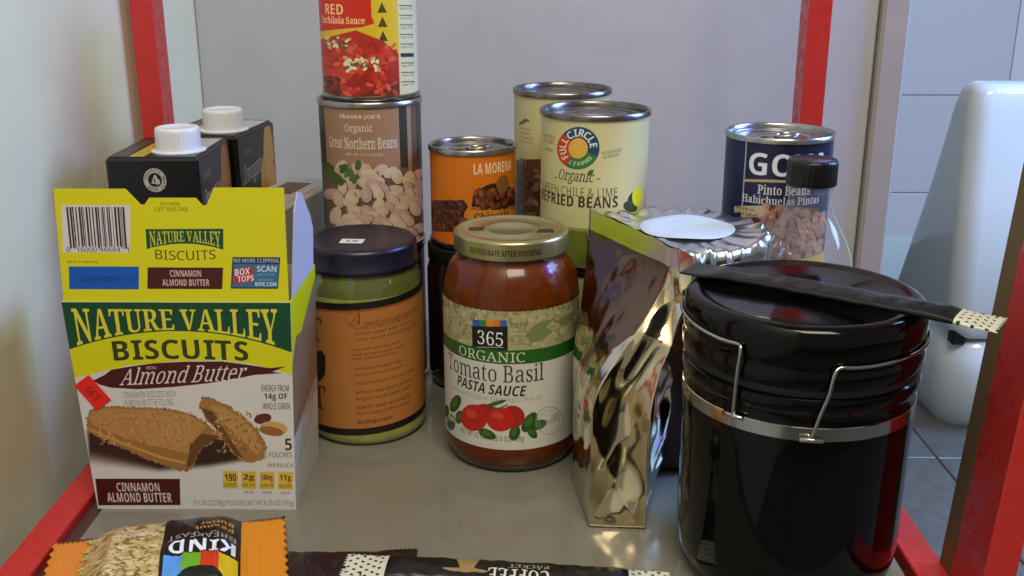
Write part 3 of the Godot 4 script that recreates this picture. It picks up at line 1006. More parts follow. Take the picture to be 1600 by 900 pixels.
	a.small_print(566, 512, 654, 532, 3, ink)
	a.small_print(560, 541, 634, 560, 3, ink)
	a.small_print(562, 566, 648, 581, 2, ink)
	a.small_print(562, 584, 644, 592, 1, ink)
	a.small_print(562, 596, 646, 614, 2, ink)
	a.small_print(562, 616, 650, 634, 2, ink)
	a.text("Refrigerate", 562, 638, 612, 645, ink, {bold = true, font = "Droid Serif", shear = 2.0})
	add_mesh("paper_label", turned([0.0414, 0.0100, 0.0414, 0.1045], 96, 3.6, 0.0024), printed(a.done(), 0.5), t).rotation.y = 0.156

# ---------------------------------------------------------------- biscuit box
func biscuit_box():
	var w := 0.1305
	var hh := 0.1326
	var dp := 0.075
	var t := thing("biscuit_box", "opened yellow, green and white biscuit box with its lid flap up", "box", on_shelf(-0.1957, 0.568))
	var card := paint(Color(0.62, 0.58, 0.52), 0.8)
	var yellow := Color(0.83, 0.82, 0.0)
	var green := Color(0.03, 0.28, 0.17)
	var maroon := Color(0.28, 0.05, 0.05)
	var a := Art.new(1024, 1024, Color(0.82, 0.82, 0.82))
	a.on_quad([Vector2(89, 473), Vector2(457, 472), Vector2(471, 796), Vector2(149, 801)])
	a.poly([80, 460, 470, 460, 466, 592, 440, 584, 400, 574, 350, 568, 280, 570, 200, 578, 150, 590, 112, 599], yellow)
	var f := [85, 474, 462, 473, 464, 553]
	for k in 21:
		var x := 462.0 - k * 18.4
		f.append(x)
		f.append(521.0 + 33.0 * pow((x - 279.0) / 180.0, 2.0))
	a.poly(f, green)
	a.text("NATURE VALLEY", 108, 485, 437, 519, Color(0.86, 0.82, 0.22), {font = "Droid Serif", bold = true, arch_bottom = 27.0, arch_top = -1.0})
	a.text("BISCUITS", 173, 535, 391, 567, Color(0.20, 0.23, 0.06), {arch_top = 3.0, arch_bottom = 3.0, bold = true})
	a.poly([142, 603, 160, 594, 172, 585, 200, 580, 240, 574, 290, 571, 350, 570, 398, 576, 426, 580, 452, 577, 430, 586, 446, 588, 402, 591, 380, 596, 330, 605, 270, 612, 214, 616, 170, 614, 152, 609], maroon)
	a.text("WITH", 228, 579, 244, 584, Color(0.80, 0.70, 0.66), {bold = true})
	a.text("Almond Butter", 188, 577, 389, 605, Color(0.86, 0.82, 0.80), {font = "Droid Serif", shear = 12.0, slope = -9.0})
	a.text("CINNAMON BISCUITS WITH", 190, 619, 276, 629, Color(0.50, 0.47, 0.46), {slope = -2.0})
	a.text("ALMOND BUTTER FILLING", 192, 632, 272, 642, Color(0.50, 0.47, 0.46), {slope = -2.0})
	var br := Color(0.22, 0.11, 0.09)
	a.text("ENERGY FROM", 413, 607, 457, 617, br)
	a.text("14g OF", 418, 620, 455, 632, br, {bold = true})
	a.text("WHOLE GRAIN", 416, 635, 459, 645, br)
	# picture of the broken biscuit over a brown shadow that belongs to the print
	for k in 14:
		var c := Color(0.82, 0.82, 0.82).lerp(Color(0.20, 0.12, 0.09), smoothstep(0.0, 1.0, k / 13.0))
		a.poly([126 + k, 680 + k * 0.6, 230, 668 + k, 420, 690 + k, 430 - k * 2, 722 - k * 0.5, 330, 740 - k, 250, 748 - k, 136, 742 - k * 2.6], c)
	var b0 := [132, 664, 138, 650, 158, 645, 210, 645, 262, 647, 300, 655, 326, 668, 346, 688, 332, 698, 318, 706, 306, 728, 298, 741, 284, 741, 240, 728, 196, 710, 152, 692, 134, 682]
	a.poly(b0, Color(0.60, 0.42, 0.22))
	a.rough_edge(b0, 2.6, [Color(0.60, 0.42, 0.22), Color(0.66, 0.47, 0.26), Color(0.54, 0.36, 0.18)])
	a.poly([134, 664, 140, 652, 160, 647, 250, 648, 300, 657, 326, 672, 312, 690, 298, 716, 250, 706, 190, 690, 146, 676], Color(0.69, 0.51, 0.29))
	a.line([136, 680, 190, 701, 250, 721, 292, 730], 4.0, Color(0.74, 0.56, 0.32))
	a.poly([300, 700, 318, 684, 346, 688, 332, 698, 316, 708, 304, 732, 294, 738], Color(0.40, 0.25, 0.12))
	a.scatter(146, 652, 306, 704, 260, 3.0, 1.3, [Color(0.75, 0.57, 0.34), Color(0.60, 0.43, 0.23), Color(0.71, 0.53, 0.30)])
	a.poly([314, 640, 320, 627, 336, 630, 362, 642, 390, 662, 410, 680, 422, 704, 416, 722, 392, 728, 372, 716, 350, 686, 326, 662], Color(0.62, 0.44, 0.23))
	a.poly([330, 640, 352, 642, 384, 662, 404, 684, 416, 704, 408, 716, 380, 690, 350, 664], Color(0.70, 0.53, 0.31))
	a.poly([318, 644, 336, 650, 366, 694, 386, 722, 372, 716, 350, 686, 326, 662], Color(0.40, 0.24, 0.12))
	a.rough_edge([314, 640, 320, 627, 336, 630, 362, 642, 390, 662, 410, 680, 422, 704, 416, 722, 392, 728, 372, 716, 350, 686, 326, 662], 2.4, [Color(0.62, 0.44, 0.23), Color(0.68, 0.50, 0.28), Color(0.52, 0.35, 0.17)])
	a.scatter(336, 650, 408, 712, 110, 3.0, 1.4, [Color(0.72, 0.55, 0.32), Color(0.50, 0.33, 0.16)])
	a.oval(416, 660, 14, 8, Color(0.36, 0.16, 0.08), -0.2)
	a.oval(434, 674, 22, 10, Color(0.78, 0.62, 0.38), 0.12)
	a.oval(430, 679, 20, 7, Color(0.58, 0.38, 0.18), 0.16)
	a.text("5", 452, 690, 463, 708, Color(0.20, 0.16, 0.16), {bold = true})
	a.text("POUCHES", 427, 711, 463, 719, Color(0.28, 0.24, 0.24))
	a.text("PER POUCH", 425, 728, 465, 734, Color(0.25, 0.22, 0.22))
	var fact := ["190", "2g", "140mg", "11g"]
	var word := ["CALORIES", "SAT FAT", "SODIUM", "SUGARS"]
	for k in 4:
		var x := 353.0 + k * 29.5
		a.rect(x, 741, x + 24, 767, Color(0.82, 0.70, 0.26))
		a.text(fact[k], x + 3, 745, x + 21, 756, Color(0.24, 0.18, 0.06), {bold = true})
		a.text(word[k], x + 2, 759, x + 22, 764, Color(0.30, 0.22, 0.06))
		if k:
			a.text("10% DV", x + 4, 770, x + 20, 774, Color(0.3, 0.28, 0.28))
	a.poly([145, 756, 283, 754, 284, 793, 150, 796], maroon)
	a.text("CINNAMON", 180, 761, 250, 774, Color(0.84, 0.78, 0.74), {bold = true})
	a.text("ALMOND BUTTER", 164, 776, 270, 790, Color(0.84, 0.78, 0.74), {bold = true})
	a.text("5-1.35 OZ (38g) POUCHES NET WT 6.75 OZ (191g)", 306, 784, 467, 794, Color(0.40, 0.36, 0.36))
	a.grain(9000, 0.03)
	var narrow := 0.1205
	var o := add_mesh("front_panel", tapered_sheet(narrow, w, hh, 0.0006), printed(a.done(), 0.42), t)
	# side print
	a = Art.new(256, 512, Color(0.72, 0.69, 0.66))
	a.on_size(100, 100)
	a.poly([0, 0, 100, 0, 100, 6, 0, 30], yellow)
	a.poly([0, 30, 100, 6, 100, 56, 0, 64], Color(0.56, 0.46, 0.35))
	for k in 110:
		var x := fmod(k * 37.7, 100.0)
		var y := 30.0 + fmod(k * 11.3, 30.0) - x * 0.2
		a.line([x, y, x + 16, y - 10], 1.0, Color(0.36, 0.27, 0.19) if k % 3 else Color(0.74, 0.66, 0.52))
	a.rect(0, 64, 100, 100, Color(0.80, 0.80, 0.80))
	for k in 4:
		a.line([20 + k * 16, 84 - k * 3, 36 + k * 16, 66 - k * 3], 1.2, Color(0.30, 0.30, 0.28))
	var side := printed(a.done(), 0.45)
	for s in [1, -1]:
		o = add_mesh("side_panel", sheet(dp, hh, 0.0006), side, t)
		o.position = Vector3(s * ((w + narrow) / 4 - 0.0003), hh / 2, -dp / 2 - 0.0003)
		o.rotation = Vector3(0, s * PI / 2, 0)
		o.rotate(Vector3.BACK, -s * 0.0377)
	o = add_mesh("back_panel", tapered_sheet(narrow - 0.0012, w - 0.0012, hh, 0.0006), card, t)
	o.position = Vector3(0, 0, -dp)
	o = add_mesh("bottom_panel", sheet(narrow - 0.002, dp - 0.002, 0.0006), card, t)
	o.position = Vector3(0, 0.0006, -dp / 2)
	o.rotation.x = -PI / 2
	# lid flap with its notched edge, standing up
	a = Art.new(1024, 512, Color(0.83, 0.81, 0.02))
	a.on_quad([Vector2(78, 303), Vector2(434, 303), Vector2(456, 472), Vector2(89, 473)])
	a.rect(90, 328, 198, 398, Color(0.82, 0.80, 0.80))
	var x := 97.0
	var r := RandomNumberGenerator.new()
	r.seed = 5
	while x < 186.0:
		var bw := 1.0 + r.randi() % 3
		a.poly([x, 331, x + bw, 331, x + bw + 5, 392, x + 5, 392], Color(0.16, 0.13, 0.18))
		x += bw + 1.0 + r.randi() % 3
	a.rect(112, 389, 146, 398, Color(0.82, 0.80, 0.80))
	a.rect(150, 389, 184, 398, Color(0.82, 0.80, 0.80))
	a.text("0   16000 46684   1", 96, 390, 196, 397, Color(0.2, 0.17, 0.2))
	a.text("TO OPEN", 244, 324, 274, 329, Color(0.30, 0.27, 0.04))
	a.text("LIFT THIS TAB", 236, 331, 287, 337, Color(0.30, 0.27, 0.04))
	f = [222, 363, 344, 362, 346, 394]
	for k in 15:
		var xx := 346.0 - k * 8.7
		f.append(xx)
		f.append(384.0 + 9.0 * pow((xx - 284.0) / 62.0, 2.0))
	a.poly(f, green)
	a.text("NATURE VALLEY", 228, 366, 340, 381, Color(0.80, 0.76, 0.22), {font = "Droid Serif", bold = true, arch_bottom = 9.0})
	a.text("BISCUITS", 238, 395, 334, 409, Color(0.26, 0.26, 0.05), {arch_top = -2.0, arch_bottom = -2.0})
	a.text("BEST if used by", 97, 410, 146, 415, Color(0.3, 0.27, 0.04))
	a.rect(99, 419, 212, 454, Color(0.04, 0.33, 0.72))
	a.text("02FEB2020 BV 12U", 116, 434, 208, 443, Color(0.03, 0.18, 0.44))
	a.rect(226, 420, 347, 453, maroon)
	a.text("CINNAMON", 262, 424, 312, 434, Color(0.82, 0.74, 0.70), {bold = true})
	a.text("ALMOND BUTTER", 250, 438, 326, 448, Color(0.82, 0.74, 0.70), {bold = true})
	a.rect(361, 404, 437, 452, Color(0.10, 0.16, 0.28))
	a.text("NO MORE CLIPPING", 363, 406, 435, 412, Color(0.70, 0.74, 0.80), {bold = true})
	a.rect(363, 414, 436, 450, Color(0.22, 0.42, 0.58))
	a.poly([364, 422, 394, 418, 398, 440, 366, 446], Color(0.66, 0.20, 0.26))
	a.text("BOX", 366, 421, 390, 431, Color(0.92, 0.90, 0.90), {bold = true, slope = -3.0})
	a.text("TOPS", 371, 432, 397, 441, Color(0.92, 0.90, 0.90), {bold = true, slope = -3.0})
	a.text("SCAN", 401, 417, 432, 426, Color(0.80, 0.86, 0.90), {bold = true})
	a.text("your receipt", 402, 428, 430, 432, Color(0.70, 0.78, 0.84))
	a.text("see how at", 404, 436, 428, 440, Color(0.60, 0.70, 0.78))
	a.text("BTFE.COM", 400, 442, 434, 448, Color(0.84, 0.88, 0.92), {bold = true})
	a.grain(5000, 0.03)
	var fh := 0.0650
	var px := func(xx: float) -> float: return (xx - 256.0) / 356.0 * (w - 0.002)
	var py := func(yy: float) -> float: return (472.0 - yy) / 169.0 * fh
	var outline := []
	for q in [[78, 472], [434, 472], [434, 303], [326, 303], [313, 329], [307, 329], [297, 318], [225, 318], [217, 328], [211, 328], [189, 305], [78, 305]]:
		outline.append(px.call(q[0]))
		outline.append(py.call(q[1]))
	var flap := add_mesh("lid_flap", cut_out(outline, 0.0006, Rect2(-w / 2 + 0.001, 0, w - 0.002, fh)), printed(a.done(), 0.42), t)
	flap.position = Vector3(0, hh, -0.0008)
	flap.rotation.x = -0.10
	var dust := add_mesh("side_flap", cut_out([-0.032, 0.0, 0.033, 0.0, 0.031, 0.026, 0.022, 0.036, -0.004, 0.056, -0.016, 0.059, -0.026, 0.050], 0.0006), paint(Color(0.74, 0.71, 0.76), 0.75), t)
	dust.position = Vector3(w / 2 - 0.0003, hh, -dp / 2)
	dust.rotation = Vector3(0.0, PI / 2, 0.0)
	dust.rotate_object_local(Vector3.RIGHT, 0.06)
	# orange price sticker
	a = Art.new(128, 64, Color(0.90, 0.13, 0.08))
	a.on_size(100, 50)
	a.text("3.99", 30, 14, 78, 38, Color(0.35, 0.06, 0.05), {flip = true})
	var st := add_mesh("price_sticker", sheet(0.0195, 0.0115, 0.0002), printed(a.done(), 0.5), t)
	st.position = Vector3(-0.0540, 0.0765, 0.0006)
	st.rotation.z = -0.95

# ---------------------------------------------------------------- cartons
func cartons():
	var blk := Color(0.035, 0.030, 0.026)
	var a := Art.new(320, 960, blk)
	a.on_size(64, 192)
	a.rect(20.6, 0, 21.0, 192, Color(0.12, 0.11, 0.10))
	a.sector(34, 13, 5.2, 8.6, 0, TAU, Color(0.72, 0.70, 0.66))
	a.ring_text("PROTECTS WHATS GOOD", 34, 13, 6.9, 1.9, -PI * 0.95, PI * 0.75, Color(0.2, 0.2, 0.19))
	a.poly([31, 15.5, 33.6, 9.4, 35.2, 9.4, 37, 15.5], Color(0.74, 0.72, 0.68))
	a.poly([32.6, 14.6, 34, 11.4, 35.4, 14.6], blk)
	a.sector(35.8, 14.2, 1.0, 2.0, 0, TAU, Color(0.74, 0.72, 0.68))
	a.text("carton", 30.4, 16.8, 38, 18.4, Color(0.74, 0.72, 0.68))
	a.small_print(3, 40, 18, 150, 18, Color(0.45, 0.43, 0.38))
	a.poly([46, 6, 64, 2, 64, 20], Color(0.05, 0.055, 0.04))
	var front := printed(a.done(), 0.32)
	a = Art.new(480, 960, Color(0.075, 0.045, 0.032))
	a.on_size(93, 192)
	a.text("ORGANIC", 10, 10, 34, 15, Color(0.44, 0.40, 0.34))
	a.text("Imagine", 8, 20, 62, 40, Color(0.62, 0.58, 0.52), {font = "Droid Serif", shear = 8.0, slope = -5.0})
	a.rect(46, 0, 47, 192, Color(0.05, 0.03, 0.02))
	a.text("creamy", 50, 48, 70, 58, Color(0.36, 0.42, 0.26), {shear = 4.0, font = "Droid Serif"})
	a.text("SOUP", 10, 60, 50, 72, Color(0.6, 0.55, 0.45), {bold = true})
	for q in [[62, 70, 13, 50], [78, 34, 17, 40], [88, 70, 12, 40], [72, 128, 16, 44], [88, 150, 14, 40]]:
		a.oval(q[0], q[1], q[2], q[3], Color(0.48, 0.29, 0.08))
		a.oval(q[0] - 2, q[1] - 3, q[2] * 0.8, q[3] * 0.85, Color(0.66, 0.45, 0.16))
	var side := printed(a.done(), 0.32)
	a = Art.new(320, 480, Color(0.07, 0.065, 0.055))
	a.on_size(64, 93)
	a.rect(15, 8, 26, 92, Color(0.70, 0.63, 0.06))
	a.text("SHAKE WELL", 17, 40, 23, 44, Color(0.2, 0.18, 0.02))
	a.rect(36, 4, 63, 52, Color(0.66, 0.65, 0.63))
	a.text("BEST BY 04 2021", 37, 16, 55, 21, Color(0.3, 0.3, 0.3))
	a.rect(4, 14, 12, 88, Color(0.20, 0.16, 0.14))
	a.small_print(4.6, 16, 11.6, 80, 12, Color(0.4, 0.36, 0.32))
	var top := printed(a.done(), 0.35)
	var body := paint(blk, 0.35)
	var white := paint(Color(0.86, 0.85, 0.86), 0.35)
	for k in 2:
		var t := thing("soup_carton", ["black soup carton with round emblem and white cap, nearer to the box", "black soup carton with white cap in the corner, behind its twin"][k], "carton", on_shelf([-0.2485, -0.2440][k], [0.700, 0.789][k]), "black soup cartons in the corner")
		var o := add_mesh("carton_body", block(Vector3(0.0625, 0.190, 0.080), 0.0022), body, t)
		o.position.z = -0.040
		o = add_mesh("front_face", sheet(0.0580, 0.1850, 0.0003), front, t)
		o.position = Vector3(0, 0.095, 0.0003)
		o = add_mesh("side_face", sheet(0.0755, 0.1850, 0.0003), side, t)
		o.position = Vector3(0.0316, 0.095, -0.040)
		o.rotation.y = PI / 2
		o = add_mesh("top_face", sheet(0.0580, 0.0755, 0.0003), top, t)
		o.position = Vector3(0, 0.1903, -0.040)
		o.rotation.x = -PI / 2
		var cap := add_mesh("screw_cap", cap_mesh(0.0150, 0.0165), white, t)
		cap.position = Vector3(0.0115, 0.1905, -0.026)
		add_mesh("cap_flange", turned([0.0, 0.0, 0.0185, 0.0, 0.0185, 0.0008, 0.0155, 0.0014, 0.0, 0.0014], 48), white, cap)
		t.rotation.y = [0.0, -0.13][k]
	# the grey carton that shows between the box and the tins
	var g := thing("cardboard_carton", "grey cardboard carton with brown panel, between biscuit box and bean can", "carton", on_shelf(-0.187, 0.795))
	var b := add_mesh("carton_body", block(Vector3(0.046, 0.142, 0.14), 0.0012), paint(Color(0.58, 0.55, 0.51), 0.8), g)
	b.rotation.y = -0.22
	for q in [[-0.004, -0.03, 0.020, 0.040, Color(0.36, 0.24, 0.15)], [0.015, 0.01, 0.004, 0.10, Color(0.60, 0.55, 0.50)]]:
		var p := add_mesh("printed_panel", sheet(q[2], q[3], 0.0003), paint(q[4], 0.7), b)
		p.position = Vector3(q[0], 0.1423, q[1])
		p.rotation.x = -PI / 2

func cap_mesh(r: float, hgt: float) -> ArrayMesh:
	var rings := []
	var n := 96
	for e in [[0.0012, 1.0, 1.0], [hgt - 0.003, 1.0, 1.0], [hgt - 0.001, 0.985, 0.3], [hgt, 0.93, 0.0], [hgt + 0.0001, 0.80, 0.0], [hgt - 0.0003, 0.76, 0.0], [hgt - 0.0003, 0.0, 0.0]]:
		var ring := []
		for k in n:
			var a := -TAU * k / n
			var rr: float = r * e[1] + (0.00025 if k % 3 == 0 else -0.0001) * e[2]
			ring.append(Vector3(cos(a) * rr, e[0], sin(a) * rr))
		rings.append(ring)
	return skin(rings)

# ---------------------------------------------------------------- foil bag and foil tub
func foil_goods():
	var t := thing("foil_bag", "crumpled metallic foil coffee bag standing open between sauce jar and canister", "bag", Vector3.ZERO)
	var bl := [Vector2(0.041, -0.548), Vector2(0.074, -0.546), Vector2(0.086, -0.606), Vector2(0.0335, -0.608)]
	var p0 := Vector2(0.0415, -0.616)
	var p1 := Vector2(0.0955, -0.560)
	var tl := [p0.lerp(p1, 0.80) + Vector2(-0.001, 0.0012), p1, p0.lerp(p1, 0.25) + Vector2(0.0012, -0.001), p0]
	var rings := []
	var per := 44
	var nr := 120
	var cr := FastNoiseLite.new()
	cr.seed = 4
	cr.frequency = 26.0
	cr.fractal_octaves = 2
	var nz := FastNoiseLite.new()
	nz.seed = 8
	nz.fractal_type = FastNoiseLite.FRACTAL_RIDGED
	nz.fractal_octaves = 2
	nz.frequency = 13.0
	for i in nr + 1:
		var f := float(i) / nr
		var k := smoothstep(0.42, 0.94, f)
		var ring := []
		var mid := Vector2.ZERO
		for c in 4:
			mid += bl[c].lerp(tl[c], k) / 4.0
		for c in 4:
			# sides: 0 front gusset, 1 right, 2 back, 3 left
			var a: Vector2 = bl[c].lerp(tl[c], k)
			var b: Vector2 = bl[(c + 1) % 4].lerp(tl[(c + 1) % 4], k)
			for s in per:
				var u := float(s) / per
				var p := a.lerp(b, u)
				var out2 := (b - a).orthogonal().normalized()
				if out2.dot(p - mid) < 0:
					out2 = -out2
				var bulge := (0.002 if c == 3 else 0.012) * sin(PI * u) * sin(PI * clampf(f * 1.1, 0, 1)) * (1.0 - k)
				if c == 0:
					bulge *= -0.7
				p += out2 * bulge
				var along := (p - p0).dot((p1 - p0).normalized()) / p0.distance_to(p1)
				var hgt := lerpf(0.1745, 0.1620, clampf(along, 0, 1))
				var y := 0.001 + f * hgt
				var n3 := nz.get_noise_3d(p.x * 1.0 + y * 0.25, y * 0.38, p.y * 1.0) - 0.35 - 0.70 * absf(cr.get_noise_3d(p.x - y * 0.4, y * 0.6, p.y))
				var amp := 0.0075 * (1.0 - smoothstep(0.86, 0.95, f)) * smoothstep(0.0, 0.06, f) * (0.45 + 0.55 * sin(PI * u))
				if f > 0.93:
					amp = 0.0005
				p += out2 * n3 * amp * (0.45 if c == 3 else 1.15)
				y += noise.get_noise_3d(p.x * 60.0, f * 5.0, p.y * 60.0) * 0.0016 * f
				ring.append(Vector3(p.x, y, p.y))
		rings.append(ring)
	var floor_ring := []
	for p in rings[0]:
		floor_ring.append(Vector3(0.06, 0.001, -0.577))
	rings.push_front(floor_ring)
	# map: u runs front, right, back, left
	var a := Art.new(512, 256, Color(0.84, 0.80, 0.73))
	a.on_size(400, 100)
	a.rect(0, 7, 100, 100, Color(0.90, 0.83, 0.68))  # warm gold of reflected surroundings painted into the front gusset
	a.poly([300, 7, 400, 7, 400, 30, 372, 44, 340, 36, 300, 40], Color(0.47, 0.37, 0.32))  # brown reflection of the sauce jar painted on the upper left face
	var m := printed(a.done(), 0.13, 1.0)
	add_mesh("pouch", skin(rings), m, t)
	# tub under crinkled foil
	t = thing("foil_tub", "round tub under crinkled silver foil with white paper disc on top", "tub", on_shelf(0.102, 0.662, 0.003))
	add_mesh("tub_wall", turned([0.0, 0.0, 0.046, 0.0, 0.049, 0.003, 0.053, 0.125], 64), paint(Color(0.22, 0.12, 0.08), 0.35), t)
	rings = []
	nz.seed = 19
	nz.frequency = 26.0
	var prof := [[0.0545, 0.104], [0.0555, 0.112], [0.0560, 0.120], [0.0565, 0.128], [0.0570, 0.136], [0.0568, 0.142], [0.0555, 0.1465], [0.0525, 0.1485], [0.048, 0.1480], [0.043, 0.1475], [0.034, 0.1475], [0.018, 0.1475], [0.0, 0.1475]]
	for e in prof:
		for rep in 1:
			var ring := []
			for k in 160:
				var an := -TAU * k / 160.0
				var fold: float = 0.0016 * sin(an * 23.0 + sin(an * 5.0) * 2.0) * clampf((e[0] - 0.036) / 0.012, 0, 1)
				var nn: float = nz.get_noise_3d(cos(an) * e[0], e[1], sin(an) * e[0])
				var rr: float = e[0] + fold * 0.8 + nn * 0.003 * (1.0 if e[0] > 0.04 else 0.2)
				ring.append(Vector3(cos(an) * rr, e[1] + fold * 0.7 + nn * 0.0022 * clampf(e[0] / 0.04, 0, 1), sin(an) * rr))
			rings.append(ring)
	add_mesh("foil_cover", skin(rings), paint(Color(0.86, 0.86, 0.88), 0.24, 1.0), t)
	rings = []
	for e in [[0.0305, 0.1486], [0.0300, 0.1492], [0.024, 0.1494], [0.012, 0.1493], [0.0, 0.1493]]:
		var ring := []
		for k in 64:
			var an := -TAU * k / 64.0
			ring.append(Vector3(cos(an) * e[0] * (1.0 + 0.02 * sin(an * 3.0)), e[1] + 0.0007 * sin(an * 4.0 + 1.0) * e[0] / 0.04, sin(an) * e[0]))
		rings.append(ring)
	var disc := add_mesh("paper_disc", skin(rings), rough_up(paint(Color(0.74, 0.79, 0.86), 0.7), 0.03, 4.0, 12.0, 0.5), t)
	disc.position = Vector3(0.006, 0.0006, -0.002)

# ---------------------------------------------------------------- black canister
func fitted(f: Array) -> Array:
	var out := []
	for i in f.size():
		out.append(f[i] * (0.919 if i % 2 == 0 else 1.057))
	return out

func black_canister():
	var t := thing("black_canister", "large glossy black clamp-lid canister with steel band and wire clamps", "canister", on_shelf(0.1455, 0.514))
	var glaze := paint(Color(0.017, 0.014, 0.013), 0.16)
	glaze.roughness_texture = noise_map(0.012, 0.0, 38)
	glaze.uv1_triplanar = true
	glaze.uv1_scale = Vector3.ONE * 7.0
	glaze.metallic_specular = 0.38
	var chrome := paint(Color(0.72, 0.71, 0.69), 0.13, 1.0)
	var dull := paint(Color(0.06, 0.055, 0.05), 0.5)
	add_mesh("jar_body", turned(fitted([0.0, 0.002, 0.046, 0.002, 0.049, 0.0, 0.055, 0.0015, 0.0600, 0.007, 0.0625, 0.014, 0.0638, 0.024, 0.0640, 0.086, 0.0640, 0.104, 0.0632, 0.1072, 0.0640, 0.1085, 0.0652, 0.110, 0.0655, 0.113, 0.0650, 0.1155, 0.063, 0.1165]), 128), glaze, t)
	add_mesh("gasket", turned(fitted([0.060, 0.1165, 0.0640, 0.1168, 0.0644, 0.1185, 0.0640, 0.1202, 0.060, 0.1205]), 128), dull, t)
	add_mesh("lid", turned(fitted([0.061, 0.1205, 0.0652, 0.1208, 0.0660, 0.1225, 0.0660, 0.1275, 0.0653, 0.1290, 0.0653, 0.1312, 0.0660, 0.1325, 0.0660, 0.1410, 0.0656, 0.1445, 0.0645, 0.1472, 0.0625, 0.1489, 0.0600, 0.1495, 0.0580, 0.1492, 0.0560, 0.1483, 0.0535, 0.1479, 0.030, 0.1480, 0.0, 0.1482]), 128), glaze, t)
	add_mesh("steel_band", turned(fitted([0.0641, 0.0957, 0.0646, 0.0960, 0.0646, 0.1022, 0.0641, 0.1025]), 128), chrome, t)
	for s in [[-1.85, -0.74, 0.1375, -0.045], [1.30, 0.03, 0.1325, -0.13]]:
		var pts := []
		for k in 12:
			var an := lerpf(s[0], s[1], k / 11.0)
			pts.append(Vector3(sin(an) * 0.0616, (s[2] + (0.002 if k < 9 else 0.0) * (1.0 - k / 9.0)) * 1.057, cos(an) * 0.0616))
		for e in [[0.10, -0.003, 0.0685], [0.30, -0.012, 0.0690], [0.65, -0.022, 0.0680], [1.0, -0.034, 0.0668]]:
			var an: float = s[1] + s[3] * e[0] + (0.03 if s[0] < 0 else -0.03)
			pts.append(Vector3(sin(an) * e[2] * 0.92, (s[2] + e[1]) * 1.057, cos(an) * e[2] * 0.92))
		var w := add_mesh("wire_clamp", wire(smooth_path(pts, 5), 0.00095), chrome, t)
		var end: Vector3 = pts[-1]
		var an2 := atan2(end.x, end.z)
		var tt := Vector3(cos(an2), 0, -sin(an2))
		add_mesh("clamp_foot", wire([end - tt * 0.0055 + Vector3(0, -0.001, 0), end + Vector3(0, -0.001, 0), end + tt * 0.0055 + Vector3(0, -0.001, 0)], 0.0013), chrome, w)
	# coffee packet lying across the lid
	t = thing("coffee_stick", "black coffee stick packet with dotted white end lying across the canister lid", "packet", on_shelf(0.1560, 0.5025, 0.1588), "black coffee stick packets")
	add_mesh("wrapper", wrapper(0.158, 0.0225, 0.0036, 0.008, 0.0009, 71, true, 0.4), stick_print(false), t)
	t.rotation = Vector3(0.0, -0.61, 0.0)
	t.rotate_object_local(Vector3.FORWARD, 0.0)

func stick_print(words: bool) -> StandardMaterial3D:
	var a := Art.new(320, 1400, Color(0.030, 0.022, 0.020))
	a.on_wrapper()
	for e in ([[0.0, 13.5], [87.5, 100.0]] if words else [[88.0, 100.0]]):
		a.rect(e[0], -4, e[1], 104, Color(0.84, 0.84, 0.78))
		var row := 0
		var x: float = e[0] + 1.4
		while x < e[1] - 0.6:
			for k in 5:
				a.oval(x, 8 + k * 22 + (11 if row % 2 else 0), 0.55, 3.6, Color(0.05, 0.05, 0.05))
			x += 2.0
			row += 1
	if words:
		a.poly([33.6, -4, 42.6, -4, 40.4, 70, 36.5, 70], Color(0.60, 0.50, 0.32))
		a.sector(38, 70, 0, 7, 0, TAU, Color(0.60, 0.50, 0.32))
		a.text("PACKET", 51, 36, 63.5, 52, Color(0.66, 0.60, 0.52), {flip = true, font = "Droid Serif", bold = true})
		a.text("COFFEE", 45, 58, 63.5, 98, Color(0.86, 0.84, 0.80), {flip = true, font = "Droid Serif", bold = true})
	else:
		a.rect(17, 62, 33, 66, Color(0.34, 0.27, 0.13))
		a.rect(40, 20, 62, 24, Color(0.10, 0.09, 0.08))
	return printed(a.done(), 0.33)

# ---------------------------------------------------------------- glass bottle
func bottle():
	var t := thing("glass_bottle", "clear glass bottle with black screw cap in front of the navy can", "bottle", on_shelf(0.1875, 0.670))
	var glass := StandardMaterial3D.new()
	glass.transparency = BaseMaterial3D.TRANSPARENCY_ALPHA
	glass.albedo_color = Color(0.80, 0.84, 0.86, 0.06)
	glass.roughness = 0.03
	add_mesh("glass", turned([0.0, 0.002, 0.024, 0.0, 0.0310, 0.003, 0.0325, 0.008, 0.0325, 0.112, 0.0317, 0.122, 0.0294, 0.133, 0.0250, 0.1440, 0.0198, 0.1530, 0.0156, 0.1610, 0.0138, 0.1680, 0.0135, 0.1790], 96), glass, t)
	add_mesh("neck_ring", turned([0.0136, 0.1755, 0.0150, 0.1760, 0.0152, 0.1780, 0.0136, 0.1786], 64), glass, t)
	var cap := add_mesh("screw_cap", cap_mesh(0.0158, 0.0175), paint(Color(0.028, 0.026, 0.028), 0.30), t)
	cap.position.y = 0.1785
	add_mesh("contents", turned([0.0, 0.010, 0.0305, 0.010, 0.0308, 0.060, 0.0, 0.060], 64), paint(Color(0.40, 0.30, 0.10), 0.3), t)

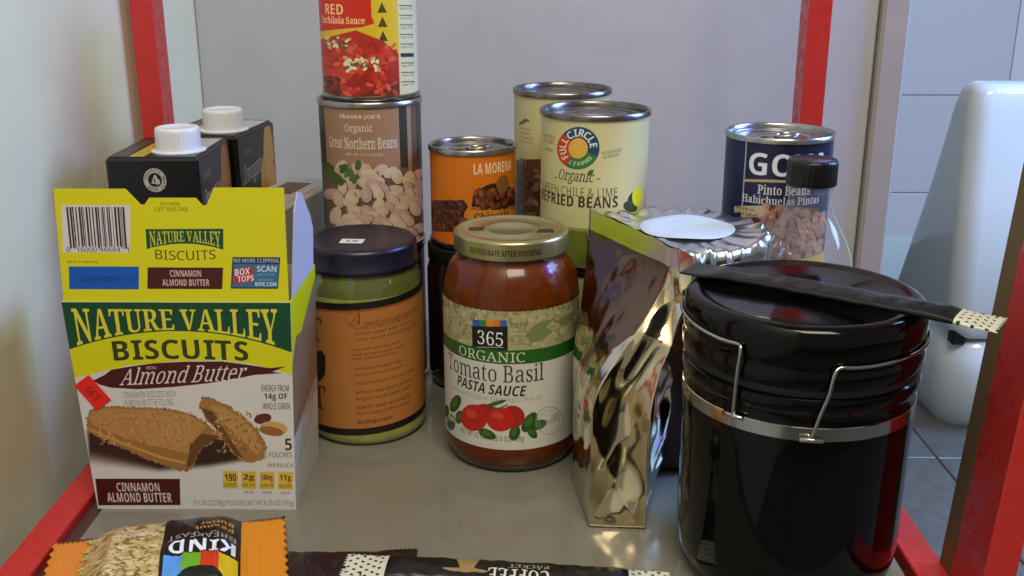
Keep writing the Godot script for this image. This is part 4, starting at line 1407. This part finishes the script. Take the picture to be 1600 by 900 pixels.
# ---------------------------------------------------------------- snacks at the front edge
func front_snacks():
	# maroon pouch lying flat
	var t := thing("maroon_pouch", "dark maroon flat pouch lying at the front edge under the dotted packet end", "pouch", on_shelf(-0.104, 0.4985))
	add_mesh("wrapper", wrapper(0.094, 0.046, 0.0028, 0.008, 0.0012, 33, false), paint(Color(0.13, 0.055, 0.075), 0.32), t)
	t.rotation.y = 0.02
	# coffee packet
	t = thing("coffee_stick", "black coffee stick packet with tan band lying along the front edge", "packet", on_shelf(-0.0075, 0.4935, 0.0022), "black coffee stick packets")
	add_mesh("wrapper", wrapper(0.176, 0.024, 0.0050, 0.012, 0.0014, 77), stick_print(true), t)
	t.rotation = Vector3(0, -0.07, -0.014)
	# granola bar
	t = thing("granola_bar", "granola bar in orange and black wrapper with clear window, in front of biscuit box", "snack bar", on_shelf(-0.1915, 0.4985, 0.0030))
	add_mesh("wrapper", wrapper(0.127, 0.080, 0.0135, 0.018, 0.0022, 90, true, 0.2), bar_print(), t)
	t.rotation.y = 0.235

func bar_print() -> StandardMaterial3D:
	var a := Art.new(768, 1024, Color(0.82, 0.42, 0.06))
	a.on_wrapper()
	a.rect(0, -4, 16, 104, Color(0.86, 0.51, 0.15))
	a.rect(16, -4, 50, 104, Color(0.68, 0.58, 0.38))
	a.scatter(16, 0, 50, 100, 520, 1.8, 3.2, [Color(0.78, 0.68, 0.46), Color(0.72, 0.58, 0.36), Color(0.82, 0.73, 0.52), Color(0.64, 0.49, 0.28), Color(0.74, 0.68, 0.42)], Color(0.50, 0.38, 0.20))
	a.rect(49, -4, 81, 104, Color(0.045, 0.038, 0.034))
	a.text("made with oats", 20, 26, 43, 34, Color(0.84, 0.80, 0.74), {flip = true, shear = 3.0, font = "Droid Serif", bold = true})
	a.text("gluten free", 30, 20, 43, 24, Color(0.80, 0.76, 0.70), {flip = true, font = "Droid Serif"})
	a.text("Butter", 64, 17, 78, 23, Color(0.76, 0.52, 0.26), {flip = true, bold = true})
	a.text("Peanut", 62, 25, 78, 31, Color(0.76, 0.52, 0.26), {flip = true, bold = true})
	a.text("BREAKFAST", 51, 37, 79, 44, Color(0.66, 0.66, 0.66), {flip = true})
	a.text("KIND", 52, 47, 79, 63, Color(0.92, 0.93, 0.96), {flip = true, bold = true})
	var cols := [Color(0.34, 0.60, 0.86), Color(0.42, 0.66, 0.16), Color(0.80, 0.20, 0.08), Color(0.84, 0.72, 0.10)]
	for k in 4:
		var x := 50.5 + k * 7.4
		a.poly([x, 63.5 + absf(k - 1.5) * 1.5, x + 7.4, 63.5 + absf(k - 1.5) * 1.5, x + 7.4, 96, x, 96], cols[k])
	a.oval(65, 96, 10, 15, Color(0.045, 0.038, 0.034))
	a.rect(81, -4, 100, 104, Color(0.86, 0.53, 0.10))
	for k in 22:
		a.line([82, k * 5, 99, k * 5], 0.5, Color(0.82, 0.50, 0.09))
	return printed(a.done(), 0.30)
